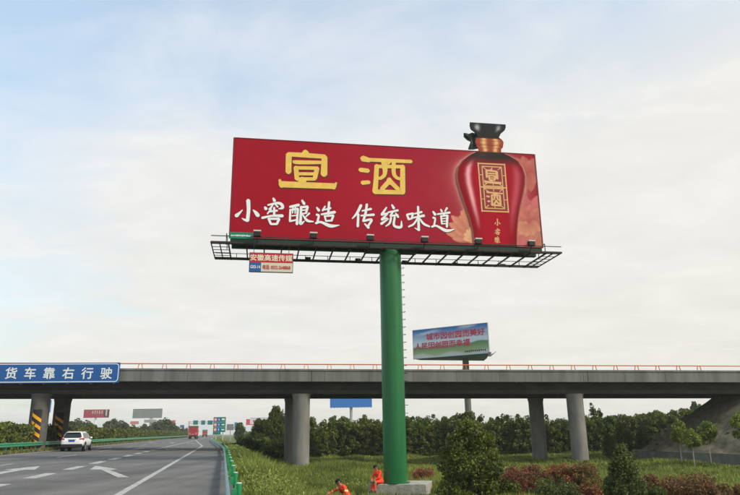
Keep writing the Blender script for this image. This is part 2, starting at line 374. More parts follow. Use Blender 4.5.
# ---------------------------------------------------------------- overpass
A = atY(35, 393, 58.); B = atY(580, 393, 63.)
e = (B - A); Lb = np.linalg.norm(e[:2]); grade = e[2] / Lb; BA = math.atan2(e[1], e[0])
op = empty('overpass', (A[0], A[1], FIELD), BA, 'grey concrete road overpass with orange handrail crossing the whole scene', 'bridge')
zb = A[2] - FIELD                                     # girder soffit at the near left column
def G(x): return zb + grade * x
X0, X1, WD = -30., 100., 11.6
def slab(y0, y1, z0, z1, name, m, x0=X0, x1=X1, bev=0.):
    return MB().add([(x, y, G(x) + z) for x in (x0, x1) for y, z in ((y0, z0), (y1, z0), (y1, z1), (y0, z1))], [(0, 1, 2, 3), (7, 6, 5, 4), (0, 4, 5, 1), (1, 5, 6, 2), (2, 6, 7, 3), (3, 7, 4, 0)]).build(name, m, op, bevel=bev)
h_top = (atY(35, 368.2, 58)[2] - A[2]); h_mid = (atY(35, 380, 58)[2] - A[2]); h_rail = atY(35, 363.2, 58)[2] - A[2]
slab(.0, WD, h_mid - .02, h_mid + .22, 'deck_slab', concrete)
slab(-.12, .22, h_mid - .10, h_top - .18, 'parapet', concrete); slab(-.18, .30, h_top - .18, h_top, 'parapet_coping', concrete, bev=.02)
slab(WD - .22, WD + .12, h_mid - .10, h_top - .18, 'parapet', concrete); slab(WD - .3, WD + .18, h_top - .18, h_top, 'parapet_coping', concrete)
spans = [-24.6, 0, 0, 0, 0]
ce = math.cos(BA); 
gy = [1.15, 3.25, 5.35, 7.45, 9.35]
for i, y in enumerate(gy):
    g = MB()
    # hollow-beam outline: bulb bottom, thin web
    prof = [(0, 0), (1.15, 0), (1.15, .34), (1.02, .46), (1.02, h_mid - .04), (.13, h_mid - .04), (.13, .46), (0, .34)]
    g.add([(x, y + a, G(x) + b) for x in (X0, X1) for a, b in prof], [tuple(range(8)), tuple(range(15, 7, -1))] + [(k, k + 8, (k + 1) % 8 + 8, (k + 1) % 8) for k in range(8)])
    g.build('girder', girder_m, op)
def colx(px, Y):                                       # column centre in bridge coordinates
    P = atY(px, 430, Y); d = P[:2] - A[:2]; return np.array([d @ np.array([math.cos(BA), math.sin(BA)]), d @ np.array([-math.sin(BA), math.cos(BA)])])
rdl = np.array([RD @ np.array([math.cos(BA), math.sin(BA)]), RD @ np.array([-math.sin(BA), math.cos(BA)])])
shaded_column_m = mat('shaded_column_concrete', (.15, .145, .128), .88, .0, 1.2, .2, .2, col2=(.085, .082, .072), bscale=9)  # darker column concrete for the left pair, shade under the deck painted in
haz_y = mat('hazard_yellow', (.80, .36, .015), .5, .1, 3); haz_k = mat('hazard_black', (.02, .02, .02), .6)
for (px, Y, rad) in ((35, 58.6, .78), (301, 61.2, .78), (580, 63.8, .78)):
    c0 = colx(px, Y) + np.array([0, .55]); tops = []
    for s in (0, 8.3):
        c = c0 + rdl * s; base = -.8; g = G(c[0])
        cb = MB().tube([(c[0], c[1], base), (c[0], c[1], g - .45), (c[0], c[1], g - .02)], [rad, rad, rad * 1.12], 28).build('column', shaded_column_m if px == 35 else column_m, op, smooth=True)
        tops.append(c)
        if px == 35:
            P0 = np.array([math.sin(-BA), -math.cos(-BA)]); ang0 = math.atan2(-c[1] - 58, -c[0]) + .02
            vdir = -rdl; ang0 = math.atan2(vdir[1], vdir[0]) + .0
            for z0, z1 in ((2.75, 5.35),):
                N = 10; dz = (z1 - z0) / N * 1.0
                def pt(a, z, r=rad + .012): return (c[0] + r * math.cos(a), c[1] + r * math.sin(a), z)
                bk = MB(); n = 10
                for k in range(n):
                    a0 = ang0 - .5 + 1.0 * k / n; a1 = a0 + 1.0 / n; bk.quad(pt(a0, z0 - .3, rad + .006), pt(a1, z0 - .3, rad + .006), pt(a1, z1 + .3, rad + .006), pt(a0, z1 + .3, rad + .006))
                hp = bk.build('hazard_panel', haz_k, op)
                for j in range(4):
                    st = MB()
                    for k in range(n):
                        a0 = ang0 - .5 + 1.0 * k / n; a1 = a0 + 1.0 / n; f0 = k / n; f1 = (k + 1) / n; zc = z0 + (j + .1) * (z1 - z0) / 4 + .32
                        st.quad(pt(a0, zc - f0 * .55), pt(a1, zc - f1 * .55), pt(a1, zc - f1 * .55 + .30), pt(a0, zc - f0 * .55 + .30))
                    st.build('hazard_stripe', haz_y, hp)
def railing(y, name_y):
    MB().tube([(X0, y, G(X0) + h_rail), (X1, y, G(X1) + h_rail)], .05, 8).build('handrail', orange_paint, op, smooth=True)
railing(.06, 0); railing(WD - .06, 1)
first = None
pb = MB().bar((-.20, 0, 0), (-.13, 0, h_rail - h_top - .04), .05, .07).bar((.20, 0, 0), (.13, 0, h_rail - h_top - .04), .05, .07)
x = X0 + .6
while x < 62:
    if first is None: first = pb.build('rail_post', orange_paint, op); o = first
    else: o = first.copy(); COL.objects.link(o); o.parent = op
    o.location = (x, .06, G(x) + h_top); x += 2.12

# joints, drain spouts and rain pipes of the overpass
dark_gap = mat('joint_gap', (.03, .03, .028), .9)
for px, Y in ((35, 58.6), (301, 61.2), (580, 63.8)):
    xj = colx(px, Y)[0] + .9
    MB().box(xj - .025, xj + .025, -.126, -.121, G(xj) + h_mid - .1, G(xj) + h_top - .185).build('expansion_joint', dark_gap, op)
for k in range(22):
    xj = X0 + 2 + k * 4.1
    MB().box(xj - .012, xj + .012, -.125, -.1205, G(xj) + h_mid - .1, G(xj) + h_top - .185).build('panel_joint', dark_gap, op)
    if k % 2: MB().tube([(xj + 1.6, -.16, G(xj) + h_mid - .16), (xj + 1.6, .05, G(xj) + h_mid - .08)], .045, 8).build('drain_spout', mat('pipe_grey', (.16, .16, .15), .7), op)

# blue direction board on the near parapet
q0, q1 = atY(-9, 373, 57.), atY(120.8, 373, 58.6)
def on_face(px, py, off=.55):                           # pixel on the vertical plane in front of the bridge face
    n = np.array([math.sin(BA), -math.cos(BA), 0]); p0 = A + n * off; d = ray(px, py); t = ((p0 - CAM) @ n) / (d @ n); P = CAM + d * t
    dd = P[:2] - A[:2]; return dd @ np.array([math.cos(BA), math.sin(BA)]), P[2]
lx0, lz0 = on_face(-10, 383.4); lx1, lz1 = on_face(120.6, 362.5); _, lzb = on_face(120.6, 383.0); _, lzt = on_face(4, 363)
zc = (lz0 + lz1) / 2 ; zb_, zt_ = (lz0 + lzb) / 2, (lz1 + lzt) / 2
n3 = np.array([math.sin(BA), -math.cos(BA)])
bs = empty('overhead_sign', (A[0] + math.cos(BA) * (lx0 + lx1) / 2 + n3[0] * .55, A[1] + math.sin(BA) * (lx0 + lx1) / 2 + n3[1] * .55, zb_), BA, 'blue overhead sign with six white characters mounted on the overpass parapet', 'sign')
bw, bh = (lx1 - lx0), zt_ - zb_
MB().box(-bw / 2, bw / 2, -.03, .03, 0, bh).build('sign_panel', blue_sign, bs, bevel=.01)
def rounded(w_, h_, r_, t_, y):
    m = MB(); ptso, ptsi = [], []
    for cx_, cz_, a0 in ((w_ / 2 - r_, h_ / 2 - r_, 0), (-w_ / 2 + r_, h_ / 2 - r_, 90), (-w_ / 2 + r_, -h_ / 2 + r_, 180), (w_ / 2 - r_, -h_ / 2 + r_, 270)):
        for k in range(7):
            a = R(a0 + k * 15); ptso.append((cx_ + r_ * math.cos(a), y, cz_ + r_ * math.sin(a))); ptsi.append((cx_ + (r_ - t_) * math.cos(a), y, cz_ + (r_ - t_) * math.sin(a)))
    n = len(ptso); return m.add(ptso + ptsi, [(k, (k + 1) % n, (k + 1) % n + n, k + n) for k in range(n)])
bo = rounded(bw - .16, bh - .16, .28, .07, -.034).build('border_line', sign_white, bs); bo.location = (0, 0, bh / 2)
for i, ch in enumerate('货车靠右行驶'):
    xx, zz_ = on_face(11.3 + 19.02 * i, 373.2); lettering(ch, 1.04, sign_white, bs, (xx - (lx0 + lx1) / 2, -.036, zz_ - zb_), .022)
for k in range(6): MB().box(-.04, .04, .03, .45, -.05, bh - .2).build('bracket', steel, bs).location = (-bw / 2 + .5 + k * (bw - 1) / 5, 0, 0)

# ---------------------------------------------------------------- abutment slope on the right
US, VS0, VS1, ZT = 50.7, 50.5, 61.5, 4.45
def emb(u, v):
    du = np.maximum(US - u, 0); dv = np.maximum(np.maximum(VS0 - v, v - VS1), 0); d = np.hypot(du, dv)
    return d
uu = np.arange(36, 120, .8); ve = np.arange(36, 80, .8); U, V = np.meshgrid(uu, ve); D = emb(U, V)
DW = 8.0
Z = np.where(D < DW, ZT - D / 1.5, -1e3)
Z = Z + np.where(D < DW, .10 * np.sin(U * 1.7 + V) * np.sin(V * 1.3 - .4 * U) * np.clip(D / 3, 0, 1), 0)
# polar patch keeps a clean toe: rings around the crest rectangle
ds = np.linspace(0, DW, 34)
def outline(d):
    pts = []
    for t in np.linspace(90, US, 90): pts.append((t, VS0 - d))
    for k in range(1, 45): a = R(k * 2); pts.append((US - d * math.sin(a), VS0 - d * math.cos(a)))
    for t in np.linspace(VS0, VS1, 26)[1:]: pts.append((US - d, t))
    for k in range(1, 45): a = R(k * 2); pts.append((US - d * math.cos(a), VS1 + d * math.sin(a)))
    for t in np.linspace(US, 90, 60): pts.append((t, VS1 + d))
    return pts
em = MB(); ol = [outline(d) for d in ds]; n = len(ol[0])
for d, pts in zip(ds, ol):
    for (a, b) in pts: em.v.append(tuple(W(a, b, ZT - d / 1.5 + (.16 * math.sin(a * 1.9 + b * .7) * math.sin(b * 1.6 - a) + .12 * math.sin(a * .8 - b * .5 + 2) + .09 * random.uniform(-1, 1)) * min(1, d / 3) * min(1, (DW - d) / .8 + .15))))
for i in range(len(ds) - 1):
    for k in range(n - 1): em.f.append((i * n + k, i * n + k + 1, (i + 1) * n + k + 1, (i + 1) * n + k))
em.f.append(tuple(range(n)))
em.build('embankment', stone, smooth='all', kind='structure')
rw = MB(); zt = ZT - DW / 1.5
for d, z in ((DW - .25, zt + .14), (DW + .12, zt + .14), (DW + .18, FIELD - .3)):
    for (a, b) in outline(d): rw.v.append(tuple(W(a, b, z)))
for i in range(2):
    for k in range(n - 1): rw.f.append((i * n + k, i * n + k + 1, (i + 1) * n + k + 1, (i + 1) * n + k))
rw.build('retaining_wall', mat('wall_stone', (.24, .23, .20), .95, .0, .9, .5, .15, col2=(.13, .13, .10), bscale=5), label='low grey stone wall curving around the foot of the bridge embankment', cat='wall')
ab = MB()
xa = (W(US + 3.2, 56)[:2] - A[:2]) @ np.array([math.cos(BA), math.sin(BA)])
ab.box(xa, xa + 2.5, -.3, WD + .3, ZT - FIELD - 1.2, G(xa) - .03)
ab.build('abutment', girder_m, op)
# ---------------------------------------------------------------- main billboard
BX, BY, BZ, BYAW, BH = 1.261, 35.101, 11.761, 0.16565, 5.845
root = empty('billboard', (BX, BY, FIELD), BYAW, 'tall single-pole billboard with red liquor advert and bottle cut-out on a green column', 'billboard')
H0 = BZ - FIELD                                       # height of the face's lower edge above the root
ex_, ey_ = np.array([math.cos(BYAW), math.sin(BYAW), 0]), np.array([-math.sin(BYAW), math.cos(BYAW), 0])
def bd(px, py, off=0.):                                # pixel -> (x, z) on the board plane shifted back by off
    p0 = np.array([BX, BY, BZ]) + ey_ * off; d = ray(px, py); t = ((p0 - CAM) @ ey_) / (d @ ey_); P = CAM + d * t - p0
    return float(P @ ex_), float(P[2])
M_PX = .0592                                           # metres per photo pixel on the face
# --- printed face: fine sheet with a colour attribute (flat print)
outline_px = [(469.7, 122.5), (505.3, 124.6), (505.6, 127.5), (504.6, 130.5), (500.5, 134), (498.5, 138), (501.5, 139.6), (503.4, 142.6), (502.6, 148), (501, 149.3), (500.9, 152.4), (509, 156.2), (518, 161.5), (523.3, 168), (526, 176), (525.8, 184), (524, 194), (521, 206), (518.8, 218), (517.6, 230), (517.3, 246)]
left_px = [(469.7, 122.5), (469.5, 126), (470.5, 129.5), (475.5, 133.5), (477.6, 137), (475.6, 138.5), (474.8, 142), (476.4, 147), (478, 148.5), (478.4, 151), (470, 155.2), (461.5, 161), (457, 167), (455.4, 174), (456.4, 183), (459.6, 193), (464, 206), (468.4, 218), (471.6, 230), (473.3, 243.5)]
Lp = np.array([bd(*p) for p in left_px]); Rp = np.array([bd(*p) for p in outline_px[1:]])
def hx(P, z): o = np.argsort(P[:, 1]); return np.interp(z, P[o, 1], P[o, 0])
NX, NZ = 380, 124
gx = np.linspace(-9, 9, NX); gzv = np.linspace(0, BH, NZ); GX, GZ = np.meshgrid(gx, gzv)
base = np.array(s2l(156, 19, 38)); c = np.ones((NZ, NX, 3)) * base
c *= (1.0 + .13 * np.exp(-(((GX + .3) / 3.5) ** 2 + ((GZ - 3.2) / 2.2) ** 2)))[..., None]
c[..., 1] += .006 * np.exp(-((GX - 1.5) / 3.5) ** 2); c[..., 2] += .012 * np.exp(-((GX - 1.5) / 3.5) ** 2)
# glow that is printed around the bottle
lx = hx(Lp, GZ); rx = hx(Rp, GZ); dist = np.maximum(lx - GX, GX - rx)
glow = np.exp(-np.clip(dist, 0, 9) / .11) * .75 + np.exp(-np.clip(dist, 0, 9) / .7) * .16
c = c * (1 - glow[..., None]) + np.array((.72, .33, .30)) * glow[..., None]
# peonies: overlapping petals painted back to front
def petal(cx, cz, a, ln, wd, tip, core, al=1.):
    global c
    x = (GX - cx) * math.cos(a) + (GZ - cz) * math.sin(a); y = -(GX - cx) * math.sin(a) + (GZ - cz) * math.cos(a)
    t = x / ln; ok = (t > 0) & (t < 1); hw = wd * np.sin(np.clip(t, 0, 1) ** .75 * math.pi) ** .6 * (1 + .10 * np.sin(y * 23 + t * 9))
    ed = 1 - np.abs(y) / np.maximum(hw, 1e-3); m = np.where(ok, np.clip(ed * 5, 0, 1), 0) * al
    sh = np.clip(.35 + .65 * t + .12 * np.sin(y * 30 / wd * .15), 0, 1) * (0.72 + .28 * np.clip(ed * 2.2, 0, 1))
    colr = np.array(core)[None, None] * (1 - sh[..., None]) + np.array(tip)[None, None] * sh[..., None]
    c = c * (1 - m[..., None]) + colr * m[..., None]
tipL, coreL = (.66, .27, .17), (.40, .07, .06); tipR, coreR = (.60, .21, .16), (.36, .065, .06)
rp = random.Random(5)
fx, fz = bd(474, 236)
for a in (175, 150, 128, 108, 190, 166, 140, 118): petal(fx, fz, R(a + rp.uniform(-5, 5)), 1.15 + rp.random() * .65, .30 + rp.random() * .13, tipL, coreL)
for a in (182, 160, 138, 115): petal(fx + .1, fz - .15, R(a), .75, .27, (.78, .45, .26), (.55, .18, .10))
f2x, f2z = bd(532, 222)
for k in range(26):
    a = k * 137.5; rr = 2.35 - k * .06
    petal(f2x + rp.uniform(-.12, .12), f2z + rp.uniform(-.15, .15), R(a), rr, .58 - k * .008, tuple(x * rp.uniform(.8, 1.12) for x in tipR), coreR, .92)
f3x, f3z = bd(528, 172)
for k in range(12): petal(f3x, f3z, R(k * 137.5), 1.35 - k * .05, .42, (.54, .17, .13), (.36, .055, .06), .85)
for k in range(9): petal(f2x - .45 + .05 * k, f2z - .9 + .12 * k, R(60 + k * 31), .8, .34, (.66, .30, .19), (.42, .09, .07), .85)
seam = (np.abs(((GX + 9) % 3.0)) < .03) | (np.abs(GZ % 1.5) < .0); c = c * np.where(seam, .93, 1.)[..., None]
mot = 1 + .035 * np.sin(GX * 2.1 + 1.3 * np.sin(GZ * 1.7)) * np.sin(GZ * 2.9 + GX) + rng.normal(0, .035, GX.shape); c = c * mot[..., None]      # mottled, weathered ink
P3 = np.stack([GX, .0015 * np.sin(GX * 9 + 2 * np.sin(GZ * 2)) * np.sin(GZ * 7 + GX), GZ + H0], -1).reshape(-1, 3)
i = (np.arange(NZ - 1)[:, None] * NX + np.arange(NX - 1)[None, :]).ravel()
fm = np_mesh('face_panel', P3, np.stack([i, i + 1, i + NX + 1, i + NX], 1), 4)
def setcol(me, c):
    at = me.color_attributes.new('Print', 'FLOAT_COLOR', 'POINT'); at.data.foreach_set('color', np.concatenate([c.reshape(-1, 3), np.ones((c.size // 3, 1))], 1).astype(np.float32).ravel())
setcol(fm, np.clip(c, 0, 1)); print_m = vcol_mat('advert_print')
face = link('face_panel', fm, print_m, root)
MB().box(-9, 9, .012, .10, H0, H0 + BH).build('panel_sheet', panel_back, root)
fr = MB()
for xx in (-8.985, 8.985): fr.box(xx - .035, xx + .035, -.015, .14, H0 - .04, H0 + BH + .04)
fr.box(-8.94, 8.94, -.015, .14, H0 + BH + .004, H0 + BH + .05); fr.box(-8.94, 8.94, -.015, .14, H0 - .05, H0 - .004)
fr.build('edge_trim', mat('trim_red', (.16, .02, .03), .5), root)
# second face, looking away, and the posts between the two
MB().box(-9, 9, 1.08, 1.16, H0, H0 + BH).build('rear_face_panel', panel_back, root)
for k in range(10):
    x = -8.8 + k * 17.6 / 9; m = MB()
    for y in (.22, .96): m.box(x - .07, x + .07, y - .07, y + .07, H0 - .2, H0 + BH - .1)
    for j in range(4): z = H0 + .3 + j * 1.4; m.bar((x, .22, z), (x, .96, z + 1.4), .06, .06)
    m.build('upright_frame', frame_green, root)

# --- brush characters
def cr_spline(pts, n=6):
    pts = np.array(pts, float)
    if len(pts) < 3: t = np.linspace(0, 1, n + 1)[:, None]; return pts[0] * (1 - t) + pts[-1] * t
    Q = np.vstack([2 * pts[0] - pts[1], pts, 2 * pts[-1] - pts[-2]]); out_ = []
    for i in range(1, len(Q) - 2):
        for k in range(n):
            t = k / n; a, b, c_, d = Q[i - 1:i + 3]
            out_.append(.5 * ((2 * b) + (-a + c_) * t + (2 * a - 5 * b + 4 * c_ - d) * t * t + (-a + 3 * b - 3 * c_ + d) * t ** 3))
    out_.append(pts[-1]); return np.array(out_)
def stroke(mb, pts, y, capn=5):                       # pts: (x, z, width) on the face, y: depth in front
    P = cr_spline(pts); n = len(P); P[:, 2] = np.maximum(P[:, 2], .012)
    T = np.gradient(P[:, :2], axis=0); T /= np.linalg.norm(T, axis=1)[:, None] + 1e-9; N = np.stack([-T[:, 1], T[:, 0]], 1)
    Lh = P[:, :2] + N * P[:, 2:] / 2; Rh = P[:, :2] - N * P[:, 2:] / 2; ring = list(Rh)
    a = math.atan2(-N[-1][1], -N[-1][0])
    for k in range(1, capn): q = a + math.pi * k / capn; ring.append(P[-1, :2] + P[-1, 2] / 2 * .8 * np.array([math.cos(q), math.sin(q)]))
    m0 = len(ring); ring += list(Lh[::-1]); a = math.atan2(N[0][1], N[0][0])
    for k in range(1, capn): q = a + math.pi * k / capn; ring.append(P[0, :2] + P[0, 2] / 2 * .8 * np.array([math.cos(q), math.sin(q)]))
    vs_ = [(x, y, z) for x, z in ring]; fs = []
    lft = lambda k: m0 + (n - 1 - k)
    for k in range(n - 1): fs.append((k, k + 1, lft(k + 1), lft(k)))
    fs.append(tuple([n - 1] + list(range(n, m0)) + [m0])); fs.append(tuple([lft(0)] + list(range(m0 + n, len(ring))) + [0]))
    mb.add(vs_, fs)
def char(strokes, org, sc, name, m, parent, y0=-.012, wk=1., xf=None, shadow=None, step=.0012, dx=0., dz=0.):
    mb = MB(); y = y0
    for st in strokes:
        pts = []
        for (a, b, w_) in st:
            px, py = org[0] + a / sc, org[1] + b / sc
            if xf: x, z, k = xf(px, py)
            else: (x, z), k = bd(px, py), M_PX
            pts.append((x + dx, z + H0 + dz, max(w_ / sc * k * wk, .01)))
        stroke(mb, pts, y); y -= step
    return mb.build(name, m, parent)
XUAN = [[(292, 100, 50), (294, 122, 58)], [(152, 118, 36), (290, 126, 40), (452, 138, 36)], [(155, 120, 46), (152, 264, 46)], [(450, 142, 46), (445, 284, 54)],
        [(192, 176, 18), (225, 184, 34), (440, 186, 28)], [(214, 228, 38), (222, 322, 36)], [(214, 230, 28), (392, 234, 30)], [(388, 234, 38), (370, 318, 34)], [(222, 324, 30), (370, 322, 28)], [(240, 280, 26), (372, 281, 26)], [(266, 328, 62), (266, 350, 62)],
        [(92, 366, 52), (300, 374, 50), (528, 382, 48)], [(80, 332, 22), (96, 384, 32)], [(546, 356, 16), (524, 398, 30)]]
JIU = [[(105, 112, 52), (160, 126, 38)], [(84, 205, 36), (148, 213, 38)], [(102, 312, 36), (156, 308, 32)], [(150, 122, 32), (330, 130, 32), (504, 137, 30)], [(220, 172, 38), (214, 290, 40), (206, 385, 44)], [(202, 386, 40), (440, 392, 36)], [(434, 178, 40), (434, 390, 44)], [(218, 178, 30), (438, 180, 30)],
       [(284, 140, 56), (287, 236, 34), (258, 272, 28), (228, 276, 26)], [(360, 140, 34), (361, 234, 34), (386, 272, 28), (425, 282, 26)], [(326, 296, 40), (262, 366, 36)], [(326, 296, 40), (396, 366, 36)], [(324, 284, 40), (326, 308, 56)], [(318, 138, 50), (318, 160, 12)]]
XIAO = [[(200, 115, 40), (204, 220, 36), (192, 338, 34)], [(194, 338, 30), (160, 328, 22), (132, 312, 8)], [(138, 220, 8), (100, 258, 26), (70, 284, 40)], [(254, 220, 10), (284, 250, 34), (308, 282, 40)]]
JIAO = [[(476, 92, 20), (490, 120, 32)], [(384, 190, 22), (396, 208, 36)], [(418, 166, 18), (520, 145, 26), (566, 160, 32), (578, 196, 28), (535, 208, 10)], [(472, 162, 14), (446, 200, 20), (425, 214, 10)], [(500, 160, 14), (524, 186, 22)], [(452, 212, 18), (412, 262, 16)], [(440, 238, 18), (518, 228, 22)], [(486, 195, 22), (486, 282, 24)],
        [(355, 308, 26), (460, 286, 22), (576, 286, 34)], [(424, 316, 24), (450, 376, 24)], [(426, 318, 22), (540, 318, 26)], [(540, 322, 26), (514, 376, 24)], [(450, 376, 22), (514, 376, 22)]]
NIANG = [[(110, 186, 24), (206, 165, 30)], [(114, 216, 22), (108, 345, 20)], [(118, 220, 18), (196, 206, 22)], [(196, 210, 24), (190, 300, 24), (186, 376, 28)], [(142, 190, 16), (138, 255, 13)], [(168, 186, 16), (166, 258, 13)], [(128, 286, 13), (182, 280, 13)], [(108, 345, 20), (182, 330, 16)],
         [(243, 116, 22), (266, 154, 30)], [(230, 192, 22), (302, 184, 28)], [(302, 188, 28), (286, 256, 22)], [(236, 226, 15), (286, 220, 15)], [(236, 264, 16), (290, 256, 16)], [(232, 186, 26), (228, 300, 26), (226, 372, 30), (268, 344, 10)], [(322, 258, 22), (284, 296, 12)], [(250, 276, 14), (300, 338, 28), (368, 350, 12)]]
ZAO = [[(404, 194, 18), (428, 226, 30)], [(404, 272, 26), (426, 284, 22), (412, 346, 22)], [(394, 366, 24), (450, 354, 24), (556, 396, 36), (652, 388, 8)], [(496, 180, 16), (468, 228, 20)], [(482, 220, 16), (556, 200, 22)], [(540, 134, 24), (530, 266, 26)], [(455, 270, 20), (602, 244, 30)], [(490, 286, 20), (506, 344, 18)], [(490, 290, 18), (586, 280, 24)], [(586, 284, 24), (566, 340, 22)], [(505, 342, 20), (566, 338, 20)]]
CHUAN = [[(176, 114, 30), (132, 200, 26), (80, 260, 12)], [(146, 212, 24), (140, 346, 26)], [(188, 176, 16), (286, 154, 26)], [(176, 228, 18), (316, 218, 28)], [(240, 104, 26), (226, 200, 26), (200, 288, 24)], [(200, 288, 22), (290, 272, 26), (256, 340, 22)], [(216, 318, 16), (258, 360, 30)]]
TONG = [[(456, 138, 16), (404, 216, 28)], [(402, 218, 24), (468, 200, 16)], [(470, 204, 16), (404, 270, 26)], [(404, 272, 24), (462, 254, 14)], [(398, 318, 28), (478, 262, 12)], [(516, 110, 18), (536, 146, 30)], [(474, 192, 18), (580, 170, 24)], [(530, 180, 18), (498, 232, 22)], [(500, 232, 20), (578, 222, 24)], [(556, 200, 14), (584, 244, 24)], [(506, 250, 22), (490, 310, 22), (448, 346, 12)], [(546, 246, 22), (536, 328, 26), (570, 354, 28), (616, 350, 28), (620, 288, 10)]]
WEI = [[(76, 216, 22), (96, 270, 24)], [(76, 216, 20), (142, 204, 24)], [(140, 206, 24), (130, 256, 22)], [(96, 268, 20), (134, 258, 18)], [(158, 208, 16), (238, 188, 24)], [(140, 252, 16), (262, 228, 30)], [(198, 130, 24), (206, 388, 28)], [(206, 388, 22), (162, 364, 8)], [(196, 252, 18), (150, 320, 20), (94, 350, 18)], [(212, 256, 16), (260, 318, 26), (322, 348, 20)]]
DAO = [[(364, 184, 20), (386, 216, 32)], [(364, 250, 24), (386, 262, 20), (374, 336, 20)], [(350, 350, 22), (400, 340, 22), (506, 392, 34), (598, 378, 8)], [(448, 160, 16), (460, 182, 24)], [(516, 144, 24), (494, 182, 14)], [(410, 212, 18), (546, 194, 24)], [(490, 200, 18), (476, 232, 12)], [(450, 230, 20), (460, 320, 20)], [(450, 234, 18), (522, 226, 22)], [(520, 226, 26), (514, 352, 24)], [(464, 262, 12), (514, 258, 12)], [(464, 290, 12), (514, 288, 12)], [(460, 318, 14), (514, 315, 14)]]
for st, org in ((XUAN, (270, 140)), (JIU, (350, 145))):
    sh = char(st, org, 8.253, 'character_shadow', gold_dark, root, -.003, 1.12, step=.0004, dx=.05, dz=-.05)
    char(st, org, 8.253, 'gold_character', gold, root, -.012)
WT = [(XIAO, (230, 190)), (JIAO, (230, 190)), (NIANG, (280, 190)), (ZAO, (280, 190)), (CHUAN, (345, 195)), (TONG, (345, 195)), (WEI, (400, 195)), (DAO, (400, 195))]
for st, org in WT:
    char(st, org, 11., 'character_shadow', white_shadow, root, -.003, 1.08, step=.0004, dx=.03, dz=-.03)
    char(st, org, 11., 'white_character', white_print, root, -.012, 1.02)

# --- bottle cut-out (a flat printed panel that rises above the board)
NB, NC = 150, 56
zs = np.linspace(0.01, Lp[0, 1], NB); lxx = hx(Lp, zs); rxx = hx(Rp, zs)
Fc = np.linspace(0, 1, NC); BXg = lxx[:, None] * (1 - Fc) + rxx[:, None] * Fc; BZg = np.repeat(zs[:, None], NC, 1)
_, z_sh = bd(490, 152.); _, z_dk = bd(490, 168.); _, z_col = bd(488, 138.6); _, z_lip = bd(487, 130)
f = np.repeat(Fc[None], NB, 0)
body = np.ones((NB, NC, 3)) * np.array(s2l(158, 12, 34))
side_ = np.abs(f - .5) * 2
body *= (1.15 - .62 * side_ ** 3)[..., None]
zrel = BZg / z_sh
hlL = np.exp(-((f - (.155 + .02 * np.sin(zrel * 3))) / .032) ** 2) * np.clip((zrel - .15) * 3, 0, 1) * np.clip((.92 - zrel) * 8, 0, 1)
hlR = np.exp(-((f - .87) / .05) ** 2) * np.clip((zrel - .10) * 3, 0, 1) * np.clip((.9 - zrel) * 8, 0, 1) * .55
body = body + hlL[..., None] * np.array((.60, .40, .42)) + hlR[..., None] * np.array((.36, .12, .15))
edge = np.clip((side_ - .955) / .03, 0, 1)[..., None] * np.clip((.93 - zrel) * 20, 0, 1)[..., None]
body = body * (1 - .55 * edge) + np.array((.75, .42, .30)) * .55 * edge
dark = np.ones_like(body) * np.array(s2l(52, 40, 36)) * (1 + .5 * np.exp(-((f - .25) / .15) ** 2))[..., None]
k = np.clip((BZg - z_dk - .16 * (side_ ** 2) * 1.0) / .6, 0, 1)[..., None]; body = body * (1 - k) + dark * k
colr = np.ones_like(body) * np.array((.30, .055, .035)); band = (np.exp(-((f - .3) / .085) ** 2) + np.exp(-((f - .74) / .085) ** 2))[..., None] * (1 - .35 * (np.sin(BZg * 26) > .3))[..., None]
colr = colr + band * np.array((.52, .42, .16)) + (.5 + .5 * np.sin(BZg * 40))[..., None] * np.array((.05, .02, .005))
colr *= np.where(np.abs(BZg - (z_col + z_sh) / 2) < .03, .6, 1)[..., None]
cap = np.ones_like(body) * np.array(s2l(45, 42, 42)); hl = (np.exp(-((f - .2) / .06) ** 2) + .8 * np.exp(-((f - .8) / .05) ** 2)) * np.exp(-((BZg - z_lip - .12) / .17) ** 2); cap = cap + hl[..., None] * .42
bc = np.where((BZg > z_sh)[..., None], colr, body); bc = np.where((BZg > z_col)[..., None], cap, bc)
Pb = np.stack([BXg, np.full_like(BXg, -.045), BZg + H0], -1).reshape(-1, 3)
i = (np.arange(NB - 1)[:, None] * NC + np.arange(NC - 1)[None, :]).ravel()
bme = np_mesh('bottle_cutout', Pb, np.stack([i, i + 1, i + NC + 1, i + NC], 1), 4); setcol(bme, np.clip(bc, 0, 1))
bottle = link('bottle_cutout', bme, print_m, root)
s = bottle.modifiers.new('thick', 'SOLIDIFY'); s.thickness = .04; s.offset = -1
# gold cartouche with the two characters
z7 = lambda a, b: (470 + a / 7.62, 155 + b / 7.62)
gold_l = mat('gold_label_print', (.70, .40, .16), .5, .08, 4)
lab_bg = mat('label_red_print', (.26, .015, .025), .5)
q = [bd(*z7(*p)) for p in ((55, 62), (265, 72), (295, 440), (85, 432))]
MB().quad(*[(x, -.050, z + H0) for x, z in q]).build('label_ground', lab_bg, bottle)
def lp(s_, t_):                                         # label coordinates 0..1
    a = np.array(q[0]) * (1 - s_) + np.array(q[1]) * s_; b = np.array(q[3]) * (1 - s_) + np.array(q[2]) * s_; return a * (1 - t_) + b * t_
def lstroke(mb, pts, w_, y): stroke(mb, [(*(lp(a, b) + np.array([0, H0])), w_) for a, b in pts], y)
fmb = MB(); y = -.053
for pl in ([(.02, .01), (.98, .01)], [(.02, .99), (.98, .99)], [(.02, .0), (.02, 1)], [(.98, 0), (.98, 1)], [(.15, .07), (.85, .07)], [(.15, .93), (.85, .93)], [(.15, .07), (.15, .93)], [(.85, .07), (.85, .93)], [(.02, .5), (.98, .5)], [(.15, .475), (.85, .475)], [(.15, .525), (.85, .525)]):
    lstroke(fmb, pl, .075 if pl[0][0] == .02 or pl[0][1] in (.01, .99, 0) else .058, y); y -= .0006
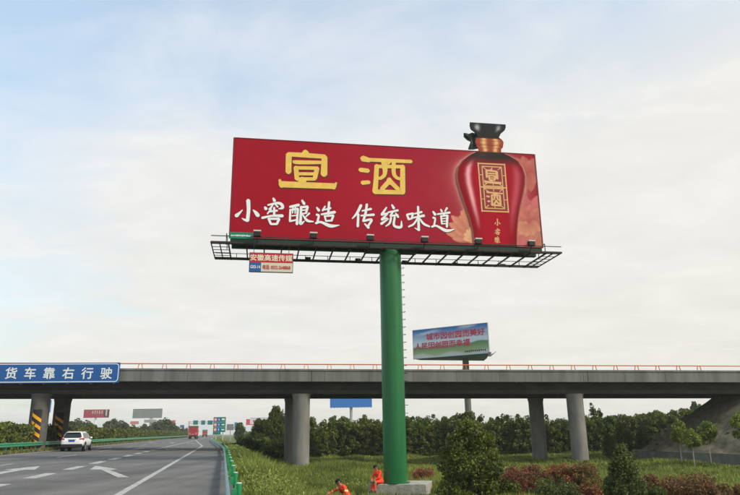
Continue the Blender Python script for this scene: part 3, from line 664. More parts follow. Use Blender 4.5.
for (a, b), (c_, d) in (((.15, .07), (.28, .13)), ((.85, .07), (.72, .13)), ((.15, .475), (.28, .42)), ((.85, .475), (.72, .42)), ((.15, .525), (.28, .58)), ((.85, .525), (.72, .58)), ((.15, .93), (.28, .87)), ((.85, .93), (.72, .87)), ((.5, .07), (.5, .12)), ((.5, .47), (.5, .42)), ((.5, .53), (.5, .58)), ((.5, .93), (.5, .88)), ((.02, .25), (.15, .25)), ((.85, .25), (.98, .25)), ((.02, .75), (.15, .75)), ((.85, .75), (.98, .75))):
    lstroke(fmb, [(a, b), (c_, d)], .05, y); y -= .0004
fmb.build('label_frame', gold_l, bottle)
def label_char(st, s0, s1, t0_, t1_, bx):
    mb = MB(); y = -.054
    for k_ in st:
        stroke(mb, [(*(lp(s0 + (s1 - s0) * (a - bx[0]) / (bx[1] - bx[0]), t0_ + (t1_ - t0_) * (b - bx[2]) / (bx[3] - bx[2])) + np.array([0, H0])), w_ * .0031) for a, b, w_ in k_], y); y -= .0006
    mb.build('label_character', gold_l, bottle)
label_char(XUAN, .20, .80, .115, .43, (75, 550, 85, 405)); label_char(JIU, .22, .82, .575, .885, (70, 515, 90, 410))
for st, org, cpx, bx in ((XIAO, 0, (497, 222.6), (60, 320, 110, 350)), (JIAO, 0, (497, 231.8), (350, 590, 85, 390)), (NIANG, 0, (497.2, 240), (100, 370, 110, 390))):
    mb = MB(); y = -.052; cx_, cz_ = bd(*cpx)
    for k_ in st: stroke(mb, [(cx_ + ((a - bx[0]) / (bx[1] - bx[0]) - .5) * .33, cz_ + H0 - ((b - bx[2]) / (bx[3] - bx[2]) - .5) * .42, w_ * .0017) for a, b, w_ in k_], y); y -= .0005
    mb.build('small_gold_character', gold_l, bottle)

# --- column, footing, ladder
PXL, PYL, PR = -.01, .65, .612
MB().tube([(PXL, PYL, .62), (PXL, PYL, H0 - .35)], PR, 40).build('column', pole_green, root, smooth=True)
for z in (4.6, 8.9): MB().tube([(PXL, PYL, z - .012), (PXL, PYL, z + .012)], PR + .008, 40).build('weld_seam', pole_green, root, smooth=True)
MB().tube([(PXL, PYL, .80), (PXL, PYL, .84)], PR + .14, 32).build('base_flange', pole_green, root)
fb = MB(); a = R(-12) - BYAW; ca_, sa_ = math.cos(a), math.sin(a)
def fpt(x, y, z): return (PXL + .12 + x * ca_ - y * sa_, PYL + .1 + x * sa_ + y * ca_, z)
fb.add([fpt(x, y, z) for z in (-.6, .78) for x, y in ((-1.38, -.84), (1.62, -.84), (1.62, 1.6), (-1.38, 1.6))], [(0, 1, 2, 3), (7, 6, 5, 4), (0, 4, 5, 1), (1, 5, 6, 2), (2, 6, 7, 3), (3, 7, 4, 0)])
fb.build('concrete_footing', block_m, root, bevel=.03)
first = None
rgm = MB().tube([(0, -.14, 0), (.15, -.14, 0), (.15, .14, 0), (0, .14, 0)], .012, 6)
for k in range(24):
    z = 2.6 + k * .42
    if first is None: first = rgm.build('climbing_rung', frame_green, root); o = first
    else: o = first.copy(); COL.objects.link(o); o.parent = root
    o.location = (PXL + PR * .96, PYL - .1, z)

# --- carrying frame and walkway under the board
ZF = H0 - .33
yn, yf, xe = -.42, 3.05, 9.92
for y, sec in ((.16, .30), (.98, .30)):
    MB().box(-8.9, 8.9, y - .14, y + .14, ZF - .02, ZF + .26).build('main_girder', frame_green, root)
MB().box(-1.5, 1.5, .31, .83, ZF - .16, ZF + .22).build('cross_head', frame_green, root)
for k in range(20):
    x = -9.0 + k * 18 / 19
    MB().box(x - .035, x + .035, yn, yf, ZF - .17, ZF - .09).build('cross_beam', frame_rust, root)
for y in (yn, yf): MB().bar((-xe, y, ZF - .10), (xe, y, ZF - .10), .07, .10).build('walkway_edge', frame_rust, root)
MB().bar((-xe, yn + .02, ZF + .26), (xe, yn + .02, ZF + .26), .04, .04).build('walkway_handrail', frame_green, root)
for y in (2.75, -.15): MB().bar((-xe, y, ZF - .10), (xe, y, ZF - .10), .05, .05).build('walkway_bar', frame_rust, root)
for sx in (-1, 1):
    for x in (xe, xe - .45): MB().bar((sx * x, yn, ZF - .10), (sx * x, yf, ZF - .10), .05, .06).build('end_bar', frame_rust, root)
    MB().bar((sx * 9.15, .1, ZF + .55), (sx * 9.15, 1.05, ZF + .55), .04, .04).bar((sx * 9.15, .1, ZF - .08), (sx * 9.15, .1, ZF + .55), .04, .04).bar((sx * 9.15, 1.05, ZF - .08), (sx * 9.15, 1.05, ZF + .55), .04, .04).build('end_guard', frame_green, root)
    m = MB()
    for k in range(4): m.bar((sx * 9.0, .5 + k * .6, ZF - .10), (sx * xe, .5 + k * .6, ZF - .10), .03, .03)
    m.build('end_grille', frame_rust, root)
for k in range(14):
    x = -8.7 + k * 17.4 / 13
    MB().bar((x, yn + .02, ZF - .1), (x, yn + .02, ZF + .27), .035, .035).build('handrail_post', frame_green, root)
    MB().bar((x, yf - .02, ZF - .1), (x, yf - .02, ZF + .22), .035, .035).build('handrail_post', frame_green, root)
MB().bar((-xe, yf - .02, ZF + .23), (xe, yf - .02, ZF + .23), .03, .03).build('walkway_handrail', frame_rust, root)
for px, py in ((257.3, 233.4), (313.5, 235.4), (370.2, 237.6), (424.6, 239.4), (478.3, 241.2), (531.3, 243.2)):
    x, z = bd(px, py, -.75); fl = empty('floodlight', (x, -.75, H0 + z)); fl.parent = root
    MB().box(-.19, .19, -.13, .13, -.17, .08).build('lamp_housing', dark_lamp, fl, bevel=.02); MB().box(-.20, .20, -.14, .14, .082, .16).build('lamp_cover', lamp_top, fl)
    MB().bar((0, .0, -.14), (0, .32, -.45), .035, .035).build('lamp_arm', frame_green, fl)
for px, py in ((308, 259.2), (357.8, 260.5), (404.5, 262.6), (454.6, 264.6), (502.4, 266)):
    x, z = bd(px, py, 3.5); fl = empty('floodlight', (x, 3.5, H0 + z)); fl.parent = root
    MB().box(-.16, .16, -.1, .1, .0, .12).build('lamp_housing', dark_lamp, fl, bevel=.02); MB().bar((0, 0, .1), (0, -.55, .12 - z - .45), .035, .035).build('lamp_arm', frame_green, fl)

# --- loose things on the billboard
def local_to_world(x, y, z): return np.array([BX, BY, FIELD]) + ex_ * x + ey_ * y + np.array([0, 0, z])
x0, z0 = bd(248.8, 272.0, -.5); x1, z1 = bd(293.3, 253.6, -.5); w2, h2 = (x1 - x0), (z1 - z0)
hs = empty('hanging_sign', local_to_world((x0 + x1) / 2, -.5, H0 + z0), BYAW, 'small red, blue and cream phone-number sign hanging below the big billboard', 'sign')
MB().box(-w2 / 2, w2 / 2, 0, .06, 0, h2).build('sign_frame', frame_green, hs)
MB().box(-w2 / 2 + .03, w2 / 2 - .03, -.006, -.001, h2 * .5, h2 - .03).build('red_panel', mat('sign_red', (.52, .015, .03), .5), hs)
MB().box(-w2 / 2 + .03, -w2 * .235, -.006, -.001, .04, h2 * .495).build('blue_panel', blue_sign, hs)
MB().box(-w2 * .23, w2 / 2 - .03, -.006, -.001, .04, h2 * .495).build('cream_panel', mat('sign_cream', (.62, .58, .46), .5), hs)
lettering('安徽高速传媒', .365, mat('cream_letters', (.78, .72, .55), .5), hs, (0, -.009, h2 * .745), .008, 1.03)
lettering('G03-14', .24, sign_white, hs, (-w2 * .36, -.009, h2 * .27), .006, .72)
lettering('电话: 0552-2648868', .27, mat('red_letters', (.50, .03, .04), .5), hs, (w2 * .125, -.009, h2 * .27), .008, .66)
for sx in (-1, 1): MB().bar((sx * w2 * .4, .03, h2), (sx * w2 * .4, .03, h2 + (ZF - .12 - H0 - z0 - h2)), .03, .03).build('hanger', frame_green, hs)
x0, z0 = bd(229.5, 238.2, -.45); x1, z1 = bd(253.2, 232.6, -.45)
gs = empty('strip_sign', local_to_world((x0 + x1) / 2, -.45, H0 + z0), BYAW, 'narrow green strip sign at the lower left corner of the red billboard', 'sign')
MB().box((x0 - x1) / 2, (x1 - x0) / 2, 0, .03, 0, z1 - z0).build('sign_panel', sign_green, gs)
rs = random.Random(3); m = MB(); xx = -.55
while xx < .5: wv = rs.uniform(.04, .08); m.box(xx, xx + wv, -.004, -.001, .11 + rs.random() * .03, .19 + rs.random() * .03); xx += wv + .02
m.build('lettering', sign_white, gs)
MB().bar(((x0 - x1) / 2 + .1, .03, -.15), ((x0 - x1) / 2 + .1, .03, .1), .03, .03).bar(((x1 - x0) / 2 - .1, .03, -.15), ((x1 - x0) / 2 - .1, .03, .1), .03, .03).build('bracket', frame_green, gs)
# torn scrap of netting caught behind the bottle neck
pts_s = [(463.3, 133.2), (465.6, 133.6), (468.6, 134.6), (471.6, 133.6), (474, 132.7), (476.6, 131.5), (478, 134), (478, 145), (477.8, 149.7), (473, 149.4), (468.6, 149.2), (469.6, 147.2), (472, 145.2), (469.4, 143), (466.4, 140.2), (463.6, 137.4)]
m = MB(); P2 = [bd(px, py, .2) for px, py in pts_s]; ctr = np.mean(P2, 0); rs = random.Random(9)
lw = lambda x, z, y: local_to_world(x, y, H0 + z)
vs_ = [lw(ctr[0], ctr[1], .15)]; fs = []
for ringf in (.5, 1.0):
    for (x, z) in P2: vs_.append(lw(ctr[0] + (x - ctr[0]) * ringf + rs.uniform(-.04, .04), ctr[1] + (z - ctr[1]) * ringf + rs.uniform(-.04, .04), .2 + rs.uniform(-.16, .16)))
n = len(P2)
for k in range(n): fs += [(0, 1 + k, 1 + (k + 1) % n), (1 + k, 1 + n + k, 1 + n + (k + 1) % n, 1 + (k + 1) % n)]
o = MB().add(vs_, fs).build('torn_tarpaulin', mat('tarpaulin', (.012, .03, .022), .6, .0, 6, .3, .4, col2=(.10, .12, .11)), label='crumpled dark green scrap of tarpaulin caught behind the bottle neck', cat='tarpaulin')
s = o.modifiers.new('thick', 'SOLIDIFY'); s.thickness = .02
# ---------------------------------------------------------------- second billboard behind the overpass
def far_board(name, tl, tr, br, bl, Yl, Yr, label, face_m, base_px=None, pole_m=None, prism=0., thick=.3, pole_r=.6, pole_at=.5, pole_back=1.2, H=None, group=None):
    a0, a1 = atY(*bl, Yl), atY(*br, Yr); t0_, t1_ = atY(*tl, Yl), atY(*tr, Yr)
    a = math.atan2(a1[1] - a0[1], a1[0] - a0[0]); wd = math.hypot(a1[0] - a0[0], a1[1] - a0[1]); zb0 = (a0[2] + a1[2]) / 2; ht = H or ((t0_[2] + t1_[2]) / 2 - zb0)
    c = (a0 + a1) / 2; r = empty(name, (c[0], c[1], FIELD), a, label, 'billboard', group); z0 = zb0 - FIELD
    MB().box(-wd / 2, wd / 2, 0, thick, z0, z0 + ht).build('face_panel', face_m, r)
    if prism:
        MB().add([(-wd / 2, thick, z0), (wd / 2, thick, z0), (wd * .28, prism, z0), (-wd / 2, thick, z0 + ht), (wd / 2, thick, z0 + ht), (wd * .28, prism, z0 + ht)], [(0, 2, 1), (3, 4, 5), (1, 2, 5, 4), (2, 0, 3, 5)]).build('rear_faces', frame_green, r)
        MB().add([(-wd / 2 + .1, .02, z0 - .02), (wd / 2, .02, z0 - .02), (wd * .28, prism, z0 - .02), (-wd / 2 + 1.5, .1, z0 - .32), (wd / 2 - .3, .1, z0 - .62), (wd * .25, prism - .6, z0 - .62)], [(0, 1, 2), (3, 5, 4), (0, 3, 4, 1), (1, 4, 5, 2), (2, 5, 3, 0)]).build('underframe', frame_green, r)
    xp = (pole_at - .5) * wd
    MB().tube([(xp, pole_back, 0), (xp, pole_back, z0 + .1)], pole_r, 16).build('column', pole_m or steel, r, smooth=True)
    return r, wd, ht, z0
def scene_print(name, fn, wd, ht, z0, nx, nz, y, parent, mt):
    gx_ = np.linspace(-wd / 2, wd / 2, nx); gz_ = np.linspace(0, ht, nz); X, Z = np.meshgrid(gx_, gz_); c = fn(X / wd + .5, Z / ht)
    i = (np.arange(nz - 1)[:, None] * nx + np.arange(nx - 1)[None, :]).ravel()
    me = np_mesh(name, np.stack([X, np.full_like(X, y), Z + z0], -1).reshape(-1, 3), np.stack([i, i + 1, i + nx + 1, i + nx], 1), 4); setcol(me, np.clip(c, 0, 1)); return link(name, me, mt, parent)
r2, w2, h2, z2 = far_board('billboard', (413, 331), (487.5, 322.7), (489, 353.2), (413.7, 359), 138, 129, 'tilted-looking blue and green landscape billboard with two red text lines above the overpass', panel_back, prism=8., pole_at=.62, pole_back=3., pole_r=.65, pole_m=mat('dark_column', (.12, .12, .10), .7))
def land(s, t):
    c = np.zeros(s.shape + (3,)); sk = np.array((.05, .19, .52)) * np.clip((t - .55) / .4, 0, 1)[..., None] + np.array((.62, .72, .80)) * (1 - np.clip((t - .55) / .4, 0, 1))[..., None]
    cloudy = np.clip(np.sin(s * 9 + 2 * np.sin(t * 11)) * np.sin(t * 8 + s * 4) * 1.5 - .3, 0, 1)[..., None] * np.clip((t - .4) * 3, 0, 1)[..., None]
    c = sk * (1 - cloudy * .6) + np.array((.8, .84, .86)) * cloudy * .6
    hor = .40 + .14 * np.clip(s - .55, 0, 1) + .02 * np.sin(s * 23); g = np.clip((hor - t) / .03, 0, 1)[..., None]
    gr_ = np.array((.07, .22, .09)) * np.clip((t - .12) / .35, 0, 1)[..., None] + np.array((.36, .46, .24)) * (1 - np.clip((t - .12) / .35, 0, 1))[..., None]
    c = c * (1 - g) + gr_ * g; f_ = np.clip((.14 + .05 * np.sin(s * 15) - t) / .06, 0, 1)[..., None]; return c * (1 - f_) + np.array((.55, .60, .58)) * f_
scene_print('landscape_print', land, w2, h2, z2, 90, 34, -.02, r2, print_m)
tred = mat('slogan_red', (.55, .035, .09), .5)
lettering('城市因创园而美好', 1.5, tred, r2, (w2 * .075, -.04, z2 + h2 * .73), .05, 1.1); lettering('人民因创园而幸福', 1.5, tred, r2, (-w2 * .105, -.04, z2 + h2 * .42), .05, 1.06)
m = MB(); rs = random.Random(4); xx = w2 * .2
while xx < w2 * .47: m.box(xx, xx + .26, -.04, -.03, z2 + .5 + rs.random() * .1, z2 + .85 + rs.random() * .1); xx += .42
m.build('small_lettering', dark_lamp, r2)
fm_ = MB()
for (xa, xb, za, zb2) in ((-w2 / 2 - .08, -w2 / 2 - .003, -.1, h2 + .1), (w2 / 2 + .003, w2 / 2 + .08, -.1, h2 + .1)): fm_.box(xa, xb, -.06, .36, z2 + za, z2 + zb2)
fm_.box(-w2 / 2, w2 / 2, -.06, .3, z2 + h2 + .003, z2 + h2 + .1); fm_.build('edge_trim', mat('trim_grey', (.35, .4, .4), .6), r2)
for k in range(3): MB().bar((w2 / 2 - .3, .3 + k * .5, z2 - .5), (w2 / 2 + 1.1, .0 + k * .5, z2 - .1 + .2 * k), .07, .07).build('lamp_arm', frame_green, r2)
MB().box(w2 / 2 + .2, w2 / 2 + .75, -.9, -.6, z2 - .75, z2 + .1).build('ladder', panel_back, r2)

# ---------------------------------------------------------------- far billboards
fb1, w1, h1, z1_ = far_board('billboard', (330, 393.6), (372, 393.1), (372, 407.3), (330, 407.7), 285, 285, 'blue billboard on a thin pole half hidden behind the overpass deck', mat('board_blue', (.02, .16, .50), .6), pole_r=.6)
m = MB()
for k in range(14): x = -w1 / 2 + .5 + k * (w1 - 1) / 13; m.box(x - .06, x + .06, -.7, .2, z1_ - .35, z1_ - .02)
m.build('lamp_row', frame_green, fb1)
fb2, w1, h1, z1_ = far_board('billboard', (83.2, 409.7), (108.8, 409.3), (108.8, 417.6), (83.2, 418), 455, 455, 'dark red billboard with pale lettering on a white pole behind the median hedge', mat('board_maroon', (.34, .03, .055), .6), pole_m=mat('pole_white', (.75, .76, .74), .6), pole_at=.46)
lettering('红双喜', 2.6, mat('far_letters', (.75, .55, .45), .6), fb2, (w1 * .02, -.05, z1_ + h1 * .62), .1, 1.) if False else None
m = MB(); rs = random.Random(2)
for k in range(5):
    x = -w1 * .18 + k * 1.55
    for j in range(4): m.box(x + rs.uniform(-.1, .5), x + rs.uniform(.6, 1.25), -.06, -.05, z1_ + h1 * .52 + j * .5, z1_ + h1 * .52 + j * .5 + .24)
    m.box(x + .5, x + .75, -.055, -.045, z1_ + h1 * .5, z1_ + h1 * .86)
m.build('lettering', mat('far_letters', (.75, .58, .48), .6), fb2)
MB().box(w1 * .3, w1 * .48, -.08, -.05, z1_ + .4, z1_ + h1 * .9).build('dark_picture', mat('picture_dark', (.05, .03, .035), .6), fb2)
MB().box(w1 * .36, w1 * .42, -.11, -.085, z1_ + 1.2, z1_ + h1 * .95).build('pale_picture', lamp_top, fb2)
fb3, w1, h1, z1_ = far_board('billboard', (133.2, 408.6), (162.2, 408.9), (161.8, 418.4), (132.4, 417.9), 405, 405, 'bare grey metal back of a billboard above the hedge, beside the round trees', mat('board_grey', (.30, .32, .31), .7, .12, .6), pole_m=mat('pole_white', (.75, .76, .74), .6), pole_at=.62, pole_r=.9)
for k in range(8): MB().box(-w1 / 2, w1 / 2, -.12, -.02, z1_ + .2 + k * .72, z1_ + .34 + k * .72).build('rib', mat('board_rib', (.2, .22, .21), .7), fb3)
MB().box(-w1 * .08, w1 * .32, -.8, .9, z1_ - 2.6, z1_ - .9).build('service_platform', mat('board_grey', (.3, .32, .31)), fb3)
fb4, w1, h1, z1_ = far_board('billboard', (246, 419.3), (267.2, 418.7), (267.4, 424.6), (246, 425.2), 540, 540, 'red and white billboard rising above the bushes right of the road', mat('board_white', (.72, .68, .64), .6))
MB().box(-w1 / 2, -w1 * .32, -.08, -.03, z1_, z1_ + h1).build('red_field', mat('board_red', (.60, .03, .07), .6), fb4); MB().box(-w1 * .32 + .002, w1 * .5, -.08, -.03, z1_, z1_ + h1 * .16).build('red_band', 'board_red', fb4)
m = MB()
for k in range(6): x = -w1 * .18 + k * 1.9; m.box(x, x + 1.3, -.09, -.04, z1_ + h1 * .5, z1_ + h1 * .85)
m.build('red_lettering', 'board_red', fb4)
m = MB()
for k in range(14): x = -w1 * .3 + k * 1.05; m.box(x, x + .7, .1, .2, z1_ + h1 + .2, z1_ + h1 + 1.0)
m.build('roof_letters', panel_back, fb4)
far_board('billboard', (171, 420.3), (175.8, 420.2), (175.3, 424), (171.8, 424), 700, 700, 'tiny red board in the far distance left of the red truck', mat('board_red', (.6, .03, .07)), pole_r=.5)
far_board('billboard', (180, 425.1), (184, 425), (184, 427.6), (180, 427.7), 500, 500, 'tiny blue board just left of the red truck', blue_sign, pole_r=.25)
far_board('billboard', (130, 421.3), (138.5, 421.2), (138.5, 424.2), (130, 424.3), 640, 640, 'faint reddish board between the round trees left of the grey billboard', mat('board_rose', (.55, .16, .13)), pole_r=.4)
far_board('billboard', (234.3, 422.4), (237.4, 422.3), (237.4, 426), (234.3, 426), 420, 420, 'small blue board right of the green road sign', mat('board_blue', (.02, .16, .5)), pole_r=.25)
far_board('billboard', (226.5, 424.2), (233.4, 424.1), (233.4, 430.2), (226.5, 430.3), 330, 330, 'small grey sign back immediately right of the green road sign', mat('board_darkgrey', (.17, .19, .20)), pole_r=.2)
p = atY(40, 402, 240.); far_board('billboard', (44, 400), (50.5, 400), (50, 412.5), (43.5, 412.6), 230, 230, 'bright blue board seen between the two striped bridge columns', mat('board_skyblue', (.03, .24, .62)), pole_r=.35)

# ---------------------------------------------------------------- green lane sign and gantry
v_ = 142.; P0 = W(-3.0 + .9, v_); s0 = atY(212.8, 434, P0[1]); s1 = atY(225.9, 417, P0[1])
sg = empty('road_sign', ((s0[0] + s1[0]) / 2, P0[1], -.2), 0, 'green lane sign with three rows of round symbols on two posts past the guardrail', 'sign')
wS, hS, zS = s1[0] - s0[0], s1[2] - s0[2] - .0, s0[2] + .2
rowh = (s1[2] - atY(212.8, 432.2, P0[1])[2]) / 3
MB().box(-wS / 2, wS / 2, 0, .08, zS + hS - 3 * rowh, zS + hS).build('sign_panel', sign_green, sg)
MB().box(-wS / 2, wS * .12, .0, .08, zS - .1, zS + hS - 3 * rowh - .01).build('lower_panel', sign_green, sg)
disc_blue = mat('disc_blue', (.02, .12, .55), .5); disc_pink = mat('disc_ring', (.72, .55, .50), .5); disc_red = mat('ring_red', (.6, .05, .05), .5)
for k in range(3):
    zc_ = zS + hS - rowh * (k + .5)
    if k: MB().box(-wS / 2, wS / 2, -.008, -.002, zc_ + rowh / 2 - .02, zc_ + rowh / 2 + .02).build('row_line', sign_white, sg)
    for xx, mm in ((-wS * .33, disc_red), (-wS * .05, disc_blue)): MB().tube([(xx, -.004, zc_), (xx, -.012, zc_)], .37, 20).build('symbol_disc', mm, sg)
    MB().tube([(-wS * .33, -.0125, zc_), (-wS * .33, -.016, zc_)], .27, 20).build('symbol_centre', disc_pink, sg)
    MB().box(wS * .18, wS * .42, -.010, -.003, zc_ - .14, zc_ + (.24 if k == 0 else .10)).build('symbol_vehicle', sign_white, sg)
    MB().box(-wS * .08, -wS * .02, -.018, -.013, zc_ - .2, zc_ + .2).build('symbol_digit', sign_white, sg)
for xx in (-wS * .25, wS * .3): MB().box(xx - .08, xx + .08, .09, .2, 0, zS + hS - .2).build('post', mat('post_tan', (.5, .48, .42), .6), sg)
Yg = 300.; gl, gr2 = atY(188.6, 430, Yg), atY(213.5, 430, Yg); zt_g = atY(200, 421.6, Yg)[2]; zl_g = atY(200, 423.4, Yg)[2]
ga = empty('sign_gantry', (gl[0], Yg, 0), 0, 'steel sign gantry with small green panels spanning the road in the distance', 'gantry'); span = gr2[0] - gl[0]
for xx in (0, span): MB().tube([(xx, 0, 0), (xx, 0, zt_g + .2)], .2, 10).build('post', steel, ga)
MB().bar((0, 0, zt_g), (span, 0, zt_g), .18, .18).build('beam', steel, ga); MB().bar((0, 0, zl_g), (span, 0, zl_g), .18, .18).build('beam', steel, ga)
m = MB()
for k in range(8): m.bar((span * k / 8, 0, zl_g if k % 2 else zt_g), (span * (k + 1) / 8, 0, zt_g if k % 2 else zl_g), .08, .08)
m.build('bracing', steel, ga)
for a, b in ((193.2, 198.2), (201.2, 205.4), (207.6, 213)):
    p0, p1 = atY(a, 424.8, Yg), atY(b, 420.4, Yg); MB().box(p0[0] - gl[0], p1[0] - gl[0], -.22, -.12, p0[2], p1[2]).build('sign_panel', sign_green, ga)
    MB().box(p0[0] - gl[0] + (p1[0] - p0[0]) * .55, p0[0] - gl[0] + (p1[0] - p0[0]) * .75, -.26, -.23, p0[2] + .4, p1[2] - .3).build('sign_mark', disc_blue, ga)

# ---------------------------------------------------------------- vehicles (local +Y is forward)
rubber = mat('tyre_rubber', (.02, .02, .02), .8); rim_m = mat('rim', (.35, .36, .37), .35, metal=.7); glass_m = mat('dark_glass', (.012, .014, .016), .08, spec=.6)
white_car = mat('white_car_paint', (.78, .79, .78), .22, spec=.6); black_plastic = mat('black_plastic', (.02, .02, .022), .6); tail_red = mat('tail_lamp_red', (.45, .012, .02), .25, spec=.5)
plate_blue = mat('plate_blue', (.02, .06, .45), .4)
def wheel(parent, x, y, r, w_):
    we = MB().tube([(x - w_ / 2, y, r), (x - w_ / 2 + .03, y, r), (x + w_ / 2 - .03, y, r), (x + w_ / 2, y, r)], [r * .93, r, r, r * .93], 24).build('tyre', rubber, parent, smooth=True)
    sx = 1 if x > 0 else -1
    MB().tube([(x + sx * (w_ / 2 + .002), y, r), (x + sx * (w_ / 2 + .02), y, r)], [r * .66, r * .60], 20).build('rim', rim_m, we)
    return we
def make_suv(label, group=None):
    c = empty('car', (0, 0, 0), 0, label, 'car', group)
    # stations along the length: y, half width, sill z, belt z, roof z (None = bonnet only), roof half width
    st = [(-2.28, .70, .46, .90, .0, 0), (-2.22, .84, .40, 1.00, 0, 0), (-2.05, .91, .36, 1.06, 0, 0), (-1.6, .93, .34, 1.06, 0, 0), (-.9, .93, .32, 1.05, 0, 0), (0, .93, .32, 1.04, 0, 0), (.8, .93, .32, 1.02, 0, 0), (1.4, .92, .34, .97, 0, 0), (1.95, .86, .38, .86, 0, 0), (2.25, .70, .44, .70, 0, 0)]
    b = MB(); n = 0
    for (y, hw, s, be, _, _) in st:
        ring = [(-hw * .86, s), (-hw * .99, s + .12), (-hw, s + (be - s) * .55), (-hw * .975, be - .06), (-hw * .90, be), (0, be + .03), (hw * .90, be), (hw * .975, be - .06), (hw, s + (be - s) * .55), (hw * .99, s + .12), (hw * .86, s)]
        n = len(ring); b.v += [(x, y, z) for x, z in ring]
    k = len(st)
    for i in range(k - 1):
        for j in range(n): b.f.append((i * n + j, (i + 1) * n + j, (i + 1) * n + (j + 1) % n, i * n + (j + 1) % n))
    b.f.append(tuple(range(n))); b.f.append(tuple((k - 1) * n + j for j in range(n))[::-1])
    body = b.build('body', white_car, c, smooth='all'); ms = body.modifiers.new('sub', 'SUBSURF'); ms.levels = 1; ms.render_levels = 1
    # greenhouse
    cs = [(-2.12, .82, .78, 1.03, 1.08), (-1.86, .84, .68, 1.04, 1.46), (-1.62, .85, .64, 1.04, 1.57), (-1.2, .85, .64, 1.04, 1.615), (-.5, .85, .65, 1.03, 1.63), (.1, .84, .64, 1.02, 1.61), (.55, .83, .63, 1.01, 1.50), (1.3, .80, .74, 1.0, 1.02)]
    g = MB()
    for (y, h0, h1_, z0, z1) in cs: g.v += [(-h0, y, z0), (-h1_, y, z1 - .06), (-h1_ + .12, y, z1), (h1_ - .12, y, z1), (h1_, y, z1 - .06), (h0, y, z0)]
    for i in range(len(cs) - 1):
        for j in range(5): g.f.append((i * 6 + j, (i + 1) * 6 + j, (i + 1) * 6 + j + 1, i * 6 + j + 1))
    g.f.append((0, 1, 2, 3, 4, 5)); g.build('cabin', white_car, c, smooth=True)
    rw_ = MB(); rw_.add([(-.60, -2.13, 1.10), (.60, -2.13, 1.10), (.72, -2.09, 1.17), (.60, -1.885, 1.455), (.50, -1.86, 1.49), (-.50, -1.86, 1.49), (-.60, -1.885, 1.455), (-.72, -2.09, 1.17)], [tuple(range(8))]); o = rw_.build('rear_window', glass_m, c); q_ = o.modifiers.new('t', 'SOLIDIFY'); q_.thickness = .02; q_.offset = 0
    MB().box(-.56, .56, -1.98, -1.62, 1.525, 1.565).build('roof_spoiler', white_car, c, bevel=.015)
    for sx in (-1, 1):
        for (y0, y1, t0_, t1_) in ((-1.74, -1.08, -1.45, -1.06), (-1.0, -.12, -.98, -.14), (-.04, .98, -.06, .40)):
            MB().quad((sx * .858, y0, 1.09), (sx * .858, y1, 1.08), (sx * .692, t1_, 1.50), (sx * .692, t0_, 1.49)).build('side_window', glass_m, c)
        MB().add([(sx * .93, -1.98, .93), (sx * .82, -2.20, .93), (sx * .58, -2.275, .94), (sx * .58, -2.235, 1.06), (sx * .80, -2.17, 1.07), (sx * .925, -1.92, 1.05)], [(0, 1, 4, 5), (1, 2, 3, 4)]).build('tail_light', tail_red, c)
        MB().box(sx * .30, sx * .30 + sx * .34, -2.30, -2.25, .47, .52).build('reflector', tail_red, c)
        MB().bar((sx * .60, -1.35, 1.63), (sx * .60, .05, 1.64), .035, .04).build('roof_rail', steel, c)
        MB().box(min(sx * .90, sx * 1.08), max(sx * .90, sx * 1.08), .62, .74, 1.02, 1.17).build('wing_mirror', white_car, c, bevel=.03)
        for y in (-1.35, 1.38):
            wheel(c, sx * .83, y, .355, .23)
            MB().tube([(sx * .90, y, .36), (sx * .945, y, .36)], .43, 24).build('wheel_arch', black_plastic, c)
        MB().tube([(sx * .5, -2.26, .36), (sx * .5, -2.12, .36)], .045, 10).build('exhaust', steel, c)
        MB().box(min(sx * .88, sx * .945), max(sx * .88, sx * .945), -.92, .92, .30, .42).build('sill_trim', black_plastic, c)
        MB().box(min(sx * .92, sx * .95), max(sx * .92, sx * .95), -.75, -.58, .88, .91).build('door_handle', white_car, c)
    MB().box(-.83, .83, -2.31, -2.0, .33, .60).build('rear_bumper', black_plastic, c, bevel=.04)
    MB().box(-.24, .24, -2.30, -2.275, .79, .92).build('number_plate', plate_blue, c)
    MB().box(-.33, .33, -2.29, -2.25, .955, .985).build('tailgate_trim', steel, c)
    return c
def put(o, u, v, face=0.): o.location = W(u, v, roadz(u)); o.rotation_euler = (0, 0, -TH + face)
ul, vl_ = road_hit(62.3, 452); suv = make_suv('white SUV driving away just before the striped bridge columns'); put(suv, -12.35, 63)
c2 = copy_tree(suv); c2['label'] = 'tiny white car far ahead between the red truck and the green-topped truck'; put(c2, -11.0, 300)
